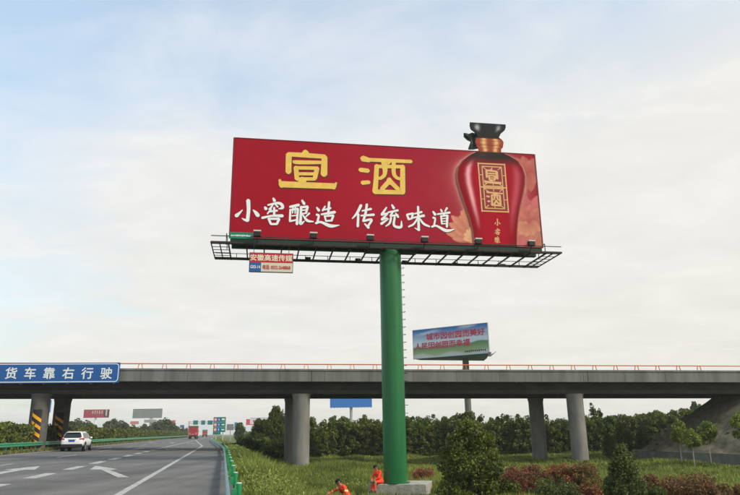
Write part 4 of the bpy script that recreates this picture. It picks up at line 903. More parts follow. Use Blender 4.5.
def make_truck(label, body_m, top_m, w_, h_, ln):
    t = empty('truck', (0, 0, 0), 0, label, 'truck')
    cg = MB(); prof = [(-w_ / 2, 1.1), (-w_ / 2 - .03, h_ * .55), (-w_ / 2 + .05, h_ - .45), (-w_ / 2 + .45, h_ - .06), (0, h_), (w_ / 2 - .45, h_ - .06), (w_ / 2 - .05, h_ - .45), (w_ / 2 + .03, h_ * .55), (w_ / 2, 1.1)]
    ys = np.linspace(0, ln, 9); rs = random.Random(1)
    for y in ys: cg.v += [(x + rs.uniform(-.03, .03), y, z + (rs.uniform(-.05, .05) if z > 1.2 else 0)) for x, z in prof]
    n = len(prof)
    for i in range(8):
        for j in range(n - 1): cg.f.append((i * n + j, (i + 1) * n + j, (i + 1) * n + j + 1, i * n + j + 1))
        cg.f.append((i * n + n - 1, (i + 1) * n + n - 1, (i + 1) * n, i * n))
    cg.f.append(tuple(range(n))[::-1]); cg.f.append(tuple(8 * n + j for j in range(n))); cg.build('cargo_cover', body_m, t, smooth=True)
    MB().box(-w_ / 2 - .06, w_ / 2 + .06, -.05, ln - .3, h_ - .42, h_ + .08).build('top_sheet', top_m, t, bevel=.05)
    MB().box(-w_ / 2 + .1, w_ / 2 - .1, 0, ln + 2, .75, 1.09).build('chassis', black_plastic, t)
    MB().box(-w_ / 2 + .05, w_ / 2 - .05, ln + .35, ln + 2.3, .8, h_ - .5).build('cab', body_m, t, bevel=.1)
    for sx in (-1, 1):
        for y in (.9, 2.15, ln + 1.3): wheel(t, sx * (w_ / 2 - .28), y, .5, .5)
        MB().box(min(sx * w_ * .25, sx * w_ * .44), max(sx * w_ * .25, sx * w_ * .44), -.06, -.01, .85, 1.02).build('tail_light', tail_red, t)
        MB().box(min(sx * w_ * .2, sx * w_ * .46), max(sx * w_ * .2, sx * w_ * .46), .3, .33, .2, .8).build('mud_flap', black_plastic, t)
        MB().tube([(sx * w_ * .38, -.05, h_ * .42), (sx * w_ * .38, -.01, h_ * .42)], .32, 16).build('pale_patch', mat('tarp_pale', (.42, .17, .15), .7), t)
    MB().box(-.4, .4, -.05, -.01, 1.15, 1.5).build('plate_sign', mat('tarp_pale', (.42, .17, .15), .7), t)
    return t
tarp_red = mat('tarpaulin_red', (.30, .03, .028), .6, .2, 1.2); tk = make_truck('red tarpaulin-covered truck seen from behind in the second lane', tarp_red, mat('tarp_dark', (.12, .10, .06), .8), 2.5, 3.7, 8); put(tk, -8.7, 206)
tk2 = make_truck('distant dark red truck with green top just left of the green lane sign', mat('truck_maroon', (.25, .06, .05), .6), mat('tarp_green', (.03, .35, .2), .6), 2.5, 3.6, 9); put(tk2, -9.4, 365)

# ---------------------------------------------------------------- pylons on the skyline
def pylon(px, pyt, Y, label):
    t = atY(px, pyt, Y); H_ = t[2] - FIELD; r = empty('power_pylon', (t[0], Y, FIELD), .3, label, 'pylon'); m = MB(); b = 3.2; tp = .5
    for sx in (-1, 1):
        for sy in (-1, 1): m.bar((sx * b, sy * b, 0), (sx * tp, sy * tp, H_), .25, .25)
    for k in range(7):
        z0_, z1_ = H_ * k / 7, H_ * (k + 1) / 7; a, c_ = b + (tp - b) * k / 7, b + (tp - b) * (k + 1) / 7
        for s_ in (-1, 1): m.bar((-a, s_ * a, z0_), (c_, s_ * c_, z1_), .14, .14); m.bar((a, s_ * a, z0_), (-c_, s_ * c_, z1_), .14, .14)
    m.build('lattice', steel, r); a_ = MB()
    for z in (H_ * .72, H_ * .84, H_ * .95): a_.bar((-4.5, 0, z), (4.5, 0, z), .25, .3)
    a_.build('cross_arm', steel, r)
pylon(511, 415, 640, 'left one of two thin power pylons above the tree line'); pylon(524.5, 416, 700, 'right one of two thin power pylons above the tree line')
# ---------------------------------------------------------------- vegetation
def leaf_cloud(pts, size, rg, droop=.0, aspect=1.7):
    n = len(pts); d = rg.normal(size=(n, 3)); d /= np.linalg.norm(d, axis=1)[:, None]; d[:, 2] -= droop; d /= np.linalg.norm(d, axis=1)[:, None]
    t = np.cross(d, rg.normal(size=(n, 3))); t /= np.linalg.norm(t, axis=1)[:, None] + 1e-9
    s = (size * rg.uniform(.6, 1.4, n))[:, None]; V = np.stack([pts - d * s * aspect * .5, pts + t * s * .5, pts + d * s * aspect * .5, pts - t * s * .5], 1).reshape(-1, 3)
    return V
def leaves_mesh(name, pts, size, rg, **k): V = leaf_cloud(pts, size, rg, **k); return np_mesh(name, V, np.arange(len(V)).reshape(-1, 4), 4)
def shell_pts(n, rg, env, clumps, cr_, surf=.45):
    """points in leaf clumps; env(dir)-> list of clump centres already placed"""
    C = np.array(clumps); idx = rg.integers(0, len(C), n); d = rg.normal(size=(n, 3)); d /= np.linalg.norm(d, axis=1)[:, None]
    r = cr_ * rg.uniform(surf, 1, n) ** .6 * rg.uniform(.7, 1.2, len(C))[idx]; return C[idx] + d * r[:, None]
def crown_clumps(n, rg, rx, rz, zc, shape='round'):
    out_ = []
    while len(out_) < n:
        d = rg.normal(size=3); d /= np.linalg.norm(d); r = rg.uniform(.35, 1) ** .5
        p = d * r
        if shape == 'cone':
            t = rg.uniform(0, 1); rad = (1 - t ** 1.25) ** .8 * (.98 if t > .12 else .7 + t * 2.3); a = rg.uniform(0, 6.283); q_ = rg.uniform(.35, 1) ** .5 * rad
            out_.append((rx * q_ * math.cos(a), rx * q_ * math.sin(a), zc + rz * (2 * t - 1) + rg.normal(0, .07))); continue
        if shape == 'dome':
            t = rg.uniform(0, 1) ** 1.05; rad = min(1., (1 - t ** 2.2) ** .62); a = rg.uniform(0, 6.283); q_ = rg.uniform(.3, 1) ** .5 * rad * (.86 + .2 * math.sin(2.3 * a + 5 * t) * math.sin(7 * t + a)) * (1.22 if rg.uniform() < .10 else 1)
            out_.append((rx * q_ * math.cos(a), rx * q_ * math.sin(a), zc + rz * (2 * t - 1))); continue
        if shape == 'col':
            a = rg.uniform(0, 6.283); q_ = rg.uniform(.2, 1) ** .5; t = rg.uniform(0, 1) ** .9
            out_.append((rx * q_ * math.cos(a), rx * q_ * math.sin(a), zc + rz * (2 * t - 1) + rg.uniform(-.2, .25) * (t > .8))); continue
        if shape == 'tall': p = p * np.array([1 - .35 * max(0, p[2]), 1 - .35 * max(0, p[2]), 1])
        out_.append((rx * p[0] * rg.uniform(.85, 1.12), rx * p[1] * rg.uniform(.85, 1.12), zc + rz * p[2]))
    return np.array(out_)
def limbs(mb, clumps, z0, base_r, rg, k=7, trunk_top=None):
    C = clumps[rg.permutation(len(clumps))[:k]]
    tt = trunk_top if trunk_top else float(np.mean(clumps[:, 2])); mb.tube([(0, 0, z0 - .2), (.04, .03, (z0 + tt) * .5), (0, 0, tt)], [base_r, base_r * .75, base_r * .35], 7)
    for c_ in C:
        s_ = np.array([0, 0, z0 + (tt - z0) * rg.uniform(.45, .95)]); m_ = (s_ + c_) / 2 + np.array([0, 0, .1]); mb.tube([s_, m_, c_], [base_r * .42, base_r * .28, base_r * .1], 5)
def make_tree_mesh(rg, H_, rx, crown_h, n, leaf, nc, cr_, shape='round', tr=.08, lim=7, z0=0.):
    zc_ = H_ - crown_h / 2; C = crown_clumps(nc, rg, rx - cr_ * .7, crown_h / 2 - cr_ * .7, zc_, shape); pts = shell_pts(n, rg, None, C, cr_)
    pts = pts[pts[:, 2] > .03]; t = MB(); limbs(t, C, 0, tr, rg, lim)
    tm = bpy.data.meshes.new('trunk'); tm.from_pydata(t.v, [], t.f); tm.polygons.foreach_set('use_smooth', [True] * len(tm.polygons))
    return leaves_mesh('crown', pts, leaf, rg), tm
def place_tree(name, meshes, x, y, z, rz, s, label, cat, group=None, lm=None, bm=None, zs_=1.):
    r = empty(name, (x, y, z), rz, label, cat, group); r.scale = (s, s, s * zs_)
    for nm, me, m in (('crown', meshes[0], lm), ('trunk', meshes[1], bm or wood)):
        if not me.materials: me.materials.append(m)
        o = bpy.data.objects.new(nm, me); COL.objects.link(o); o.parent = r
    return r
# plantation of young trees behind the overpass
saps = [make_tree_mesh(np.random.default_rng(20 + k), 4.9, 1.35, 4.3, 5200, .14, 70, .34, 'col', .06, 9) for k in range(4)]
rg = np.random.default_rng(5)
for row, Y0 in enumerate((88.5, 92.0)):
    x = -13. if row == 0 else -14.
    while x < 62:
        y = Y0 + rg.uniform(-.8, .8); s_ = rg.uniform(.80, 1.14) * (1.03 if row else .98)
        hide = x > 40 and row == 0 and x % 3 > 1.5
        place_tree('young_tree', saps[rg.integers(0, 4)], x, y + .03 * x, FIELD - .05, rg.uniform(0, 6.28), s_, 'dense young green tree in the plantation row behind the overpass', 'tree', 'young trees in the plantation row', leaf_sap)
        x += rg.uniform(1.15, 1.75)
pts = np.stack([rg.uniform(-24, 95, 80000), rg.uniform(94, 112, 80000), FIELD + rg.uniform(.2, 4.3, 80000) * rg.uniform(.8, 1.05, 80000)], 1)
pts[:, 2] += .35 * np.sin(pts[:, 0] * 1.9) + .3 * np.sin(pts[:, 0] * .7 + pts[:, 1]); pts = pts[(pts[:, 2] > FIELD) & (pts[:, 0] * RN[0] + pts[:, 1] * RN[1] > 9)]
link('plantation', leaves_mesh('plantation', pts, .2, rg), leaf_sap, kind='stuff', label='dense mass of young trees behind the front plantation row', cat='trees')
# bigger trees
bigs = [make_tree_mesh(np.random.default_rng(60 + k), 8., 2.6, 7.4, 9500, .185, 70, .7, 'tall' if k % 2 else 'round', .14, 10) for k in range(3)]
def tree_px(name, meshes, px, py_top, Y, Hm, label, lm, z=FIELD, ws=1., bm=None, cat='tree', group=None, rz=None):
    t = atY(px, py_top, Y); s_ = (t[2] - z) / Hm
    r = place_tree(name, meshes, t[0], Y, z, random.uniform(0, 6.28) if rz is None else rz, s_ * ws, label, cat, group, lm, bm, zs_=1 / ws); return r
tree_px('tree', bigs[1], 277, 404, 84, 8, 'tall leaning dark green tree just left of the bridge pier', leaf_dark, ws=.72)
tree_px('tree', bigs[0], 263, 415, 88, 8, 'rounded dark green tree below the red and white billboard', leaf_dark, ws=.85)
tree_px('tree', bigs[2], 320, 425.5, 80, 8, 'low green tree right behind the bridge pier', leaf_sap, ws=.8)
tree_px('tree', bigs[0], 240, 420.5, 190, 8, 'far dark tree between the green road sign and the red and white billboard', leaf_far, ws=.8)
tree_px('tree', bigs[2], 252, 428, 105, 8, 'bushy tree on the verge right of the green road sign', leaf_dark, ws=1.1)
# sparse poplars
pops = [make_tree_mesh(np.random.default_rng(80 + k), 9., 1.2, 8.4, 3200, .15, 75, .34, 'tall', .09, 26) for k in range(2)]
tree_px('poplar_tree', pops[0], 592, 401, 92, 9, 'sparse slender poplar rising beside the right bridge column', leaf_dark, ws=.95)
tree_px('poplar_tree', pops[1], 599, 404.5, 96, 9, 'second sparse poplar just right of the taller one', leaf_dark, ws=.8)
tree_px('poplar_tree', pops[1], 566, 418, 95, 9, 'short sparse poplar left of the right bridge column', leaf_dark, ws=.7)
for k, (px, pt, Y) in enumerate(((640, 411, 150), (656, 409, 152), (671, 408, 150), (684, 405.5, 146), (694, 400, 140), (702, 402, 138))):
    tree_px('tree', bigs[k % 3], px, pt, Y, 8, ('leftmost', 'second', 'third', 'fourth', 'fifth and tallest', 'rightmost')[k] + ' tree of the grey-green group behind the embankment, counted from the left', leaf_far, ws=.8 if k < 4 else .55)
for k, (px, pt, Y) in enumerate(((575, 424, 78), (622, 423, 76), (640, 430, 74), (608, 433, 70))):
    tree_px('tree', bigs[(k + 1) % 3], px, pt, Y, 8, ('green tree directly behind the right bridge column', 'yellow-green bushy tree right of the right bridge column', 'low bushy tree at the foot of the embankment slope', 'small dark tree between the right bridge column and the embankment')[k], (leaf_dark, leaf_lime, leaf_lime, leaf_dark)[k], ws=.85)
# slender lollipop trees in front of the embankment
lol = []
for k in range(3):
    g_ = np.random.default_rng(100 + k); C = crown_clumps(26, g_, .80, 1.05, 3.3, 'tall'); pts = shell_pts(3600, g_, None, C, .38, .2); t = MB(); t.tube([(0, 0, -.2), (.06, .02, 1.2), (0, 0, 2.6), (0, 0, 3.6)], [.055, .05, .04, .02], 7)
    for j in range(5): t.tube([(0, 0, 2.3 + j * .15), tuple(C[j])], [.03, .012], 5)
    tm = bpy.data.meshes.new('trunk'); tm.from_pydata(t.v, [], t.f); lol.append((leaves_mesh('crown', pts, .11, g_), tm))
for k, (px, pt, Y, lb) in enumerate(((677, 421.5, 57, 'left of the three slender pale-trunked trees in front of the embankment'), (690, 428.5, 55, 'shortest, middle one of the three slender trees in front of the embankment'), (704.5, 418.5, 56, 'tallest of the three slender pale-trunked trees in front of the embankment'), (739, 414.5, 54, 'slender lime-green tree cut off by the right edge of the picture'))):
    tree_px('slender_tree', lol[k % 3], px, pt, Y, 4.45, lb, leaf_lime, bm=pale_bark, z=FIELD, ws=1.0)
# trees left of the highway
rounds = [make_tree_mesh(np.random.default_rng(120 + k), 7., 3.0, 6.2, 6500, .27, 55, .85, 'round', .16, 8) for k in range(3)]
LT = [(20, 424, 120, 'leftmost dark tree behind the hedge at the picture edge'), (62, 420, 175, 'dark tree behind the hedge right of the striped columns'), (76, 418.5, 190, 'dark tree behind the hedge left of the maroon billboard pole'), (88, 420.5, 200, 'dark tree directly below the maroon billboard'), (113, 418.8, 215, 'round dark tree right of the maroon billboard'), (122, 420.5, 225, 'second round dark tree right of the maroon billboard'), (133, 425, 190, 'low light green tree left of the grey billboard'), (146, 424, 230, 'tree just below the left part of the grey billboard'), (159, 420, 240, 'tall round tree right of the grey billboard pole'), (167, 417.5, 245, 'tallest round tree right of the grey billboard'), (176, 426, 300, 'far low tree left of the red truck'), (184, 427.5, 340, 'farthest low tree directly left of the red truck')]
for k, (px, pt, Y, lb) in enumerate(LT): tree_px('tree', rounds[k % 3], px, pt, Y, 7, lb, leaf_far if k % 3 else leaf_dark, ws=1.0)
for k, (px, pt, Y) in enumerate(((12, 427, 110), (24, 429, 112), (38, 428, 118), (50, 428, 130))):
    tree_px('shrub', rounds[(k + 1) % 3], px, pt, Y, 7, ('leftmost shrub', 'second shrub', 'third shrub', 'fourth shrub')[k] + ' from the left behind the hedge by the striped columns', leaf_dark, z=0, ws=1.1)
# far hazy wood on the horizon
n = 30000; a = rg.uniform(-.65, .75, n); dd = rg.uniform(520, 900, n); pts = np.stack([np.sin(a) * dd, np.cos(a) * dd, FIELD + rg.uniform(0, 1, n) * (5.5 + 2.5 * np.sin(a * 40) + 1.5 * np.sin(a * 97 + 1))], 1)
pts = pts[np.abs(pts[:, 0] * RN[0] + pts[:, 1] * RN[1] + 9) > 22]
link('distant_wood', leaves_mesh('distant_wood', pts, 2.6, rg), leaf_far, kind='stuff', label='low hazy belt of woodland along the far horizon', cat='trees')
# median hedge
n = 60000; v = 24 + (rg.uniform(0, 1, n) ** 1.7) * 420; s1 = rg.uniform(0, 1, n); top = 2.0 + .12 * np.sin(v * .8) + .10 * np.sin(v * 2.1 + 1)
u = np.where(s1 < .45, -16.0 + rg.normal(0, .06, n), np.where(s1 < .85, rg.uniform(-17.5, -16.0, n), -17.5 + rg.normal(0, .06, n))); hh = np.where((s1 >= .45) & (s1 < .85), top + rg.normal(0, .07, n), rg.uniform(.05, 1, n) * top)
P = np.stack([RN[0] * u + RD[0] * v, RN[1] * u + RD[1] * v, .3 + hh], 1); hd = empty('hedge', W(-16.7, 60, .3), 0, 'long clipped green hedge running along the central reservation', 'hedge')
bad = (np.abs(v - 62.4) < .0)
sz = .10 + .0011 * v
V = leaf_cloud(P - W(-16.7, 60, .3), sz, rg); link('foliage', np_mesh('foliage', V, np.arange(len(V)).reshape(-1, 4), 4), hedge_m, hd)
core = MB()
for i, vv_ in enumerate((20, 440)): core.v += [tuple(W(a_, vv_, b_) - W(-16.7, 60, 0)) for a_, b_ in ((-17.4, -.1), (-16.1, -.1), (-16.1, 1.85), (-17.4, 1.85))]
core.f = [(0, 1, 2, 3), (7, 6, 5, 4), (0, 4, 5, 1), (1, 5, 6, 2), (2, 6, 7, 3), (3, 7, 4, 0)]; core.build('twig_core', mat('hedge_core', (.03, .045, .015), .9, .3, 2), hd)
# foreground bushes
def bush(px, py_top, Y, wpx, lm, label, n, leaf, shape='round', hfrac=1., nc=70, z=None, seed=0, cat='bush', name='bush'):
    g_ = np.random.default_rng(200 + seed); t = atY(px, py_top, Y); z = FIELD if z is None else z; H_ = t[2] - z; rx = wpx * Y / 650 / 2; cr_ = min(rx, H_) * {'cone': .2, 'dome': .19}.get(shape, .24)
    C = crown_clumps(nc, g_, rx - cr_ * .8, H_ / 2 - cr_ * .5, H_ / 2, shape); pts = shell_pts(n, g_, None, C, cr_, .3); pts = pts[pts[:, 2] > 0]
    tb = MB(); limbs(tb, C, 0, .05, g_, 10); tm = bpy.data.meshes.new('stem'); tm.from_pydata(tb.v, [], tb.f)
    r = empty(name, (t[0], Y, z), 0, label, cat); link('foliage', leaves_mesh('foliage', pts, leaf, g_), lm, r); link('stem', tm, wood, r)
bush(468, 422, 29, 86, leaf_bush, 'large green dome-shaped bush right of the concrete footing', 24000, .07, 'dome', nc=125, seed=4)
bush(621, 446, 27, 58, leaf_cone, 'green conical shrub between the two masses of red-leaved bushes', 13000, .05, 'cone', nc=120, seed=2)
RB = [(508, 466.5, 33, 46, leaf_red, 'reddish-brown bush immediately right of the large green dome bush'), (534, 464, 34, 42, leaf_red, 'rust-red bush below the dark bridge column'), (557, 463, 35, 36, leaf_crim, 'brightest crimson-topped bush in the middle of the red row'), (553, 478, 29, 58, leaf_cone, 'low green and brown shrub in front of the red row'), (580, 462.5, 35, 44, leaf_red, 'red bush at the foot of the lit bridge column'), (588, 483, 29, 32, leaf_crim, 'small crimson bush touching the left side of the green conical shrub'), (646, 474, 31, 40, leaf_red, 'small red bush touching the right side of the green conical shrub'), (688, 471, 31, 66, leaf_red, 'wide rust-red bush in front of the slender trees'), (722, 483, 30, 50, leaf_red, 'low rust-red bush at the right edge of the picture'), (424, 467, 45, 26, leaf_crim, 'small lone crimson bush just behind the concrete footing'), (657, 484, 27, 26, leaf_cone, 'low green shrub between the two right-hand red bushes')]
for k, (px, pt, Y, wp, lm, lb) in enumerate(RB): bush(px, pt, Y, wp, lm, lb, 9000 if wp > 30 else 3500, .05, nc=60, seed=10 + k)
# verge shrubs on the right-hand embankment
VB = [(247, 437, 70, 34, 'weedy shrub on the verge beyond the guardrail bend'), (262, 436, 78, 40, 'dark shrub at the foot of the tall leaning tree'), (275, 440, 74, 34, 'shrub directly left of the dark bridge pier column')]
for k, (px, pt, Y, wp, lb) in enumerate(VB):
    p = atY(px, pt, Y); uv_ = (float(p[:2] @ RN), float(p[:2] @ RD)); bush(px, pt, Y, wp, (leaf_dark, leaf_sap)[k % 2], lb, 2600, .16, nc=40, z=float(gz(*uv_)) - .1, seed=40 + k)
# grass blades
def grass(name, n, ur, vr_, dens, label, hgt, m=grass_m, seed=1):
    g_ = np.random.default_rng(seed); u = g_.uniform(*ur, n); v = vr_[0] + (g_.uniform(0, 1, n) ** dens) * (vr_[1] - vr_[0])
    X = RN[0] * u + RD[0] * v; Y = RN[1] * u + RD[1] * v; e_ = .42 + shift(v) * .8
    k = (u > e_) & (Y > 3) & (np.abs(X) < Y * .62 + 3) & ~((np.abs(X - 1.2) < 1.75) & (np.abs(Y - 36.8) < 1.5)) & (emb(u, v) > DW + .3)
    u, v, X, Y = u[k], v[k], X[k], Y[k]; n = len(u); Z = gz(u, v) - .03; dist = np.hypot(X, Y)
    pat = .55 + .45 * np.sin(u * .9 + 1.3 * np.sin(v * .35)) * np.sin(v * .55 + u * .3); h = hgt * g_.uniform(.45, 1.25, n) * (.45 + .9 * np.clip(pat, 0, 1)) * np.where((X > -1) & (X < 4.5) & (Y > 30.5) & (Y < 36.3), .25, 1) * (.55 + .45 * sstep(.4, 1.6, u - shift(v) * .8)); wdt = (.012 + .0011 * dist) * g_.uniform(.6, 1.3, n)
    a = g_.uniform(0, 6.283, n); b = g_.uniform(0, 6.283, n); lean = h * g_.uniform(.15, .75, n)
    base = np.stack([X, Y, Z], 1); sx = np.stack([np.cos(a) * wdt, np.sin(a) * wdt, 0 * a], 1); tip = base + np.stack([np.cos(b) * lean, np.sin(b) * lean, h], 1)
    V = np.stack([base - sx, base + sx, tip], 1).reshape(-1, 3); link(name, np_mesh(name, V, np.arange(len(V)).reshape(-1, 3), 3), m, kind='stuff', label=label, cat='grass')
grass('tall_grass', 300000, (.4, 14), (8, 75), 1.6, 'tall tangled weeds and grass on the slope right of the guardrail', .62)
grass('meadow_grass', 280000, (8, 50), (10, 100), 1.0, 'green meadow grass under and in front of the overpass', .42, seed=2)
grass('verge_grass', 60000, (-4, 14), (70, 230), 1.3, 'rough grass on the far verge beyond the overpass', .6, seed=3)
# leafy weed mounds on the slope and in the field
def weeds(name, nclump, per, ur, vr_, rr, leaf, label, m, seed, dens=1.4):
    g_ = np.random.default_rng(seed); u = g_.uniform(0, 1, nclump) ** 1.3 * (ur[1] - ur[0]) + ur[0]; v = vr_[0] + g_.uniform(0, 1, nclump) ** dens * (vr_[1] - vr_[0]); u = u + shift(v) * .8
    X = RN[0] * u + RD[0] * v; Y = RN[1] * u + RD[1] * v
    k = (Y > 5) & (np.abs(X) < Y * .62 + 2) & ~((X > -.9) & (X < 4) & (Y > 30) & (Y < 38.5)) & (emb(u, v) > DW + 1) & ((np.abs(X + 1.2) > 1.2) | (np.abs(Y - 27) > 2.2))
    u, v, X, Y = u[k], v[k], X[k], Y[k]; r = g_.uniform(*rr, len(u)); c_ = np.repeat(np.stack([X, Y, gz(u, v) + r * .12], 1), per, 0); R_ = np.repeat(r, per)
    d = g_.normal(size=(len(c_), 3)); d /= np.linalg.norm(d, axis=1)[:, None]; d[:, 2] = np.abs(d[:, 2]) * .85
    P_ = c_ + d * (R_ * g_.uniform(.55, 1.12, len(c_)))[:, None]; dist = np.hypot(P_[:, 0], P_[:, 1]); V = leaf_cloud(P_, leaf + .0008 * dist, g_, droop=-.5, aspect=2.2)
    link(name, np_mesh(name, V, np.arange(len(V)).reshape(-1, 4), 4), m, kind='stuff', label=label, cat='weeds')
weeds('slope_weeds', 900, 190, (.75, 9), (9, 85), (.28, .75), .02, 'mounds of leafy weeds covering the slope beside the guardrail', leaf_weed, 31)
weeds('field_weeds', 900, 80, (5, 45), (20, 86), (.15, .42), .03, 'low scattered weeds in the meadow below the overpass', leaf_weed, 32, 1.0)
weeds('wall_weeds', 260, 60, (30, 46), (44, 84), (.2, .5), .03, 'weeds along the foot of the embankment', leaf_dark, 33, 1.0)
# sparse weeds rooted on the embankment slope
g_ = np.random.default_rng(77); cl_ = []
for k in range(150):
    d = DW * g_.uniform(.12, .98) ** .7; o_ = outline(d); a_, b_ = o_[g_.integers(20, len(o_) - 10)]; cl_.append((*W(a_ + g_.normal(0, .2), b_ + g_.normal(0, .2), ZT - d / 1.5), g_.uniform(.12, .5)))
cl_ = np.array(cl_); per = 60; c_ = np.repeat(cl_, per, 0); d = g_.normal(size=(len(c_), 3)); d /= np.linalg.norm(d, axis=1)[:, None]; d[:, 2] = np.abs(d[:, 2]) * .6
V = leaf_cloud(c_[:, :3] + d * (c_[:, 3] * g_.uniform(.4, 1.1, len(c_)))[:, None], .07, g_, aspect=2.2)
link('slope_tufts', np_mesh('slope_tufts', V, np.arange(len(V)).reshape(-1, 4), 4), leaf_dark, kind='stuff', label='sparse weeds growing on the bare embankment slope', cat='weeds')
# yellowish weedy strip under the median rail
g_ = np.random.default_rng(9); n = 26000; v = 26 + g_.uniform(0, 1, n) ** 1.5 * 180; u = g_.uniform(-15.9, -14.98, n); X = RN[0] * u + RD[0] * v; Y = RN[1] * u + RD[1] * v; h = g_.uniform(.08, .32, n); a = g_.uniform(0, 6.28, n); wdt = .02 + .0011 * v
base = np.stack([X, Y, 0 * X + .30], 1); V = np.stack([base - np.stack([np.cos(a) * wdt, np.sin(a) * wdt, 0 * a], 1), base + np.stack([np.cos(a) * wdt, np.sin(a) * wdt, 0 * a], 1), base + np.stack([g_.normal(0, .1, n), g_.normal(0, .1, n), h], 1)], 1).reshape(-1, 3)
link('median_grass', np_mesh('median_grass', V, np.arange(len(V)).reshape(-1, 3), 3), mat('dry_grass', (.26, .24, .09), .8, .0, .6, 0, .2, col2=(.15, .17, .05), island=.4, trans=.3), kind='stuff', label='yellowish weeds growing along the foot of the median guardrail', cat='grass')

# ---------------------------------------------------------------- people (one continuous remeshed body each)
hivis = mat('hi_vis_orange', (.90, .065, .022), .6, .15, 9, .2); skin_m = mat('skin', (.36, .19, .12), .6); hair_m = mat('dark_cap', (.012, .012, .014), .8); band_m = mat('reflective_band', (.72, .78, .22), .4); boot_m = mat('boot', (.03, .03, .03), .7)
def capsule(mb, a, b, ra, rb, n=14):
    a, b = np.array(a, float), np.array(b, float); t = (b - a) / (np.linalg.norm(b - a) + 1e-9); pts, rs = [], []
    for k in range(5): q_ = math.pi / 2 * (1 - k / 4); pts.append(a - t * ra * math.sin(q_)); rs.append(max(ra * math.cos(q_), .002))
    for k in range(5): q_ = math.pi / 2 * k / 4; pts.append(b + t * rb * math.sin(q_)); rs.append(max(rb * math.cos(q_), .002))
    mb.tube(pts, rs, n)
def person(loc, rz, J, label, bands):
    r = empty('person', loc, rz, label, 'person'); mb = MB(); c = lambda a, b, ra, rb: capsule(mb, a, b, ra, rb)
    P = {k: np.array(v_, float) for k, v_ in J.items()}
    c(P['pelvis'], P['waist'], .155, .145); c(P['waist'], P['chest'], .145, .165); sv = (P['shL'] - P['shR']) * .5
    c(P['chest'] - sv * .55, P['chest'] + sv * .55, .15, .15); c(P['shR'], P['shL'], .085, .085); c(P['chest'], P['neck'], .10, .058); c(P['neck'], P['head'], .056, .06)
    hf = P['face'] / np.linalg.norm(P['face']); up = P['up'] / np.linalg.norm(P['up']); c(P['head'] - up * .045 + hf * .015, P['head'] + up * .05, .082, .098); c(P['head'] - up * .085 + hf * .045, P['head'] - up * .02 + hf * .05, .05, .06)
    sd_ = np.cross(hf, up); c(P['head'] + hf * .105 - up * .005, P['head'] + hf * .122 - up * .03, .014, .018)
    for s in (-1, 1): c(P['head'] + sd_ * s * .095 + up * .015, P['head'] + sd_ * s * .095 - up * .02, .022, .018)
    hv = (P['hipL'] - P['hipR']); c(P['hipR'], P['hipL'], .135, .135)
    for s in 'LR':
        c(P['sh' + s], P['el' + s], .068, .055); c(P['el' + s], P['wr' + s], .054, .038); d = P['wr' + s] - P['el' + s]; d /= np.linalg.norm(d); c(P['wr' + s], P['wr' + s] + d * .08, .036, .042)
        pr = np.cross(d, (0, .3, 1.)); pr /= np.linalg.norm(pr); dn = np.cross(pr, d)
        for j, (o_, ln_) in enumerate(((-.032, .065), (-.011, .078), (.011, .075), (.032, .058))):
            k0 = P['wr' + s] + d * .095 + pr * o_; k1 = k0 + d * ln_ * .6 - dn * .012; k2 = k1 + d * ln_ * .35 - dn * .03; c(k0, k1, .0115, .0105); c(k1, k2, .0105, .009)
        k0 = P['wr' + s] + d * .045 + pr * .042; c(k0, k0 + d * .045 + pr * .028 - dn * .01, .014, .011)
        c(P['hip' + s], P['kn' + s], .098, .07); c(P['kn' + s], P['an' + s], .066, .048); f_ = P['toe' + s] - P['an' + s]; c(P['an' + s] + (0, 0, -.03), P['toe' + s] + (0, 0, 0), .048, .04)
    me = bpy.data.meshes.new('body'); me.from_pydata(mb.v, [], mb.f); o = bpy.data.objects.new('body', me); COL.objects.link(o)
    m = o.modifiers.new('r', 'REMESH'); m.mode = 'VOXEL'; m.voxel_size = .0105; m = o.modifiers.new('s', 'SMOOTH'); m.factor = .5; m.iterations = 4
    bpy.context.view_layer.update(); me2 = bpy.data.meshes.new_from_object(o.evaluated_get(bpy.context.evaluated_depsgraph_get())); bpy.data.objects.remove(o)
    for mm in (hivis, skin_m, hair_m, band_m, boot_m): me2.materials.append(mm)
    def segd(C, a, b): t = np.clip(((C - a) @ (b - a)) / ((b - a) @ (b - a) + 1e-9), 0, 1); return np.linalg.norm(C - a - t[:, None] * (b - a), axis=1), t
    C = np.empty(len(me2.polygons) * 3, np.float32); me2.polygons.foreach_get('center', C); C = C.reshape(-1, 3); idx = np.zeros(len(C), np.int32)
    hd_ = C - P['head']; inh = (np.linalg.norm(hd_, axis=1) < .19) & ((hd_ @ up) > -.15); idx[inh] = 1
    idx[inh & (((hd_ @ up) > .035) | ((hd_ @ hf) < -.035) & ((hd_ @ up) > -.07))] = 2
    for s in 'LR':
        d = P['wr' + s] - P['el' + s]; d /= np.linalg.norm(d); q_ = C - P['wr' + s]; idx[(np.linalg.norm(q_, axis=1) < .24) & (q_ @ d > .01)] = 1
        for (a, b, f0) in (('el', 'wr', .55), ('sh', 'el', .6)):
            dd_, t = segd(C, P[a + s], P[b + s]); idx[(dd_ < .085) & (np.abs(t - f0) < .10) & (idx == 0)] = 3
        dd_, t = segd(C, P['kn' + s], P['an' + s]); idx[(dd_ < .09) & (np.abs(t - .55) < .08)] = 3; idx[(C[:, 2] < P['an' + s][2] + .03) & (np.linalg.norm(C - P['an' + s], axis=1) < .3)] = 4
    dd_, t = segd(C, P['waist'], P['chest']); idx[(dd_ < .25) & (np.abs(t - .2) < .12) & (idx == 0)] = 3
    if not bands: idx[idx == 3] = 0
    me2.polygons.foreach_set('material_index', idx); me2.polygons.foreach_set('use_smooth', [True] * len(me2.polygons)); me2.name = 'body'
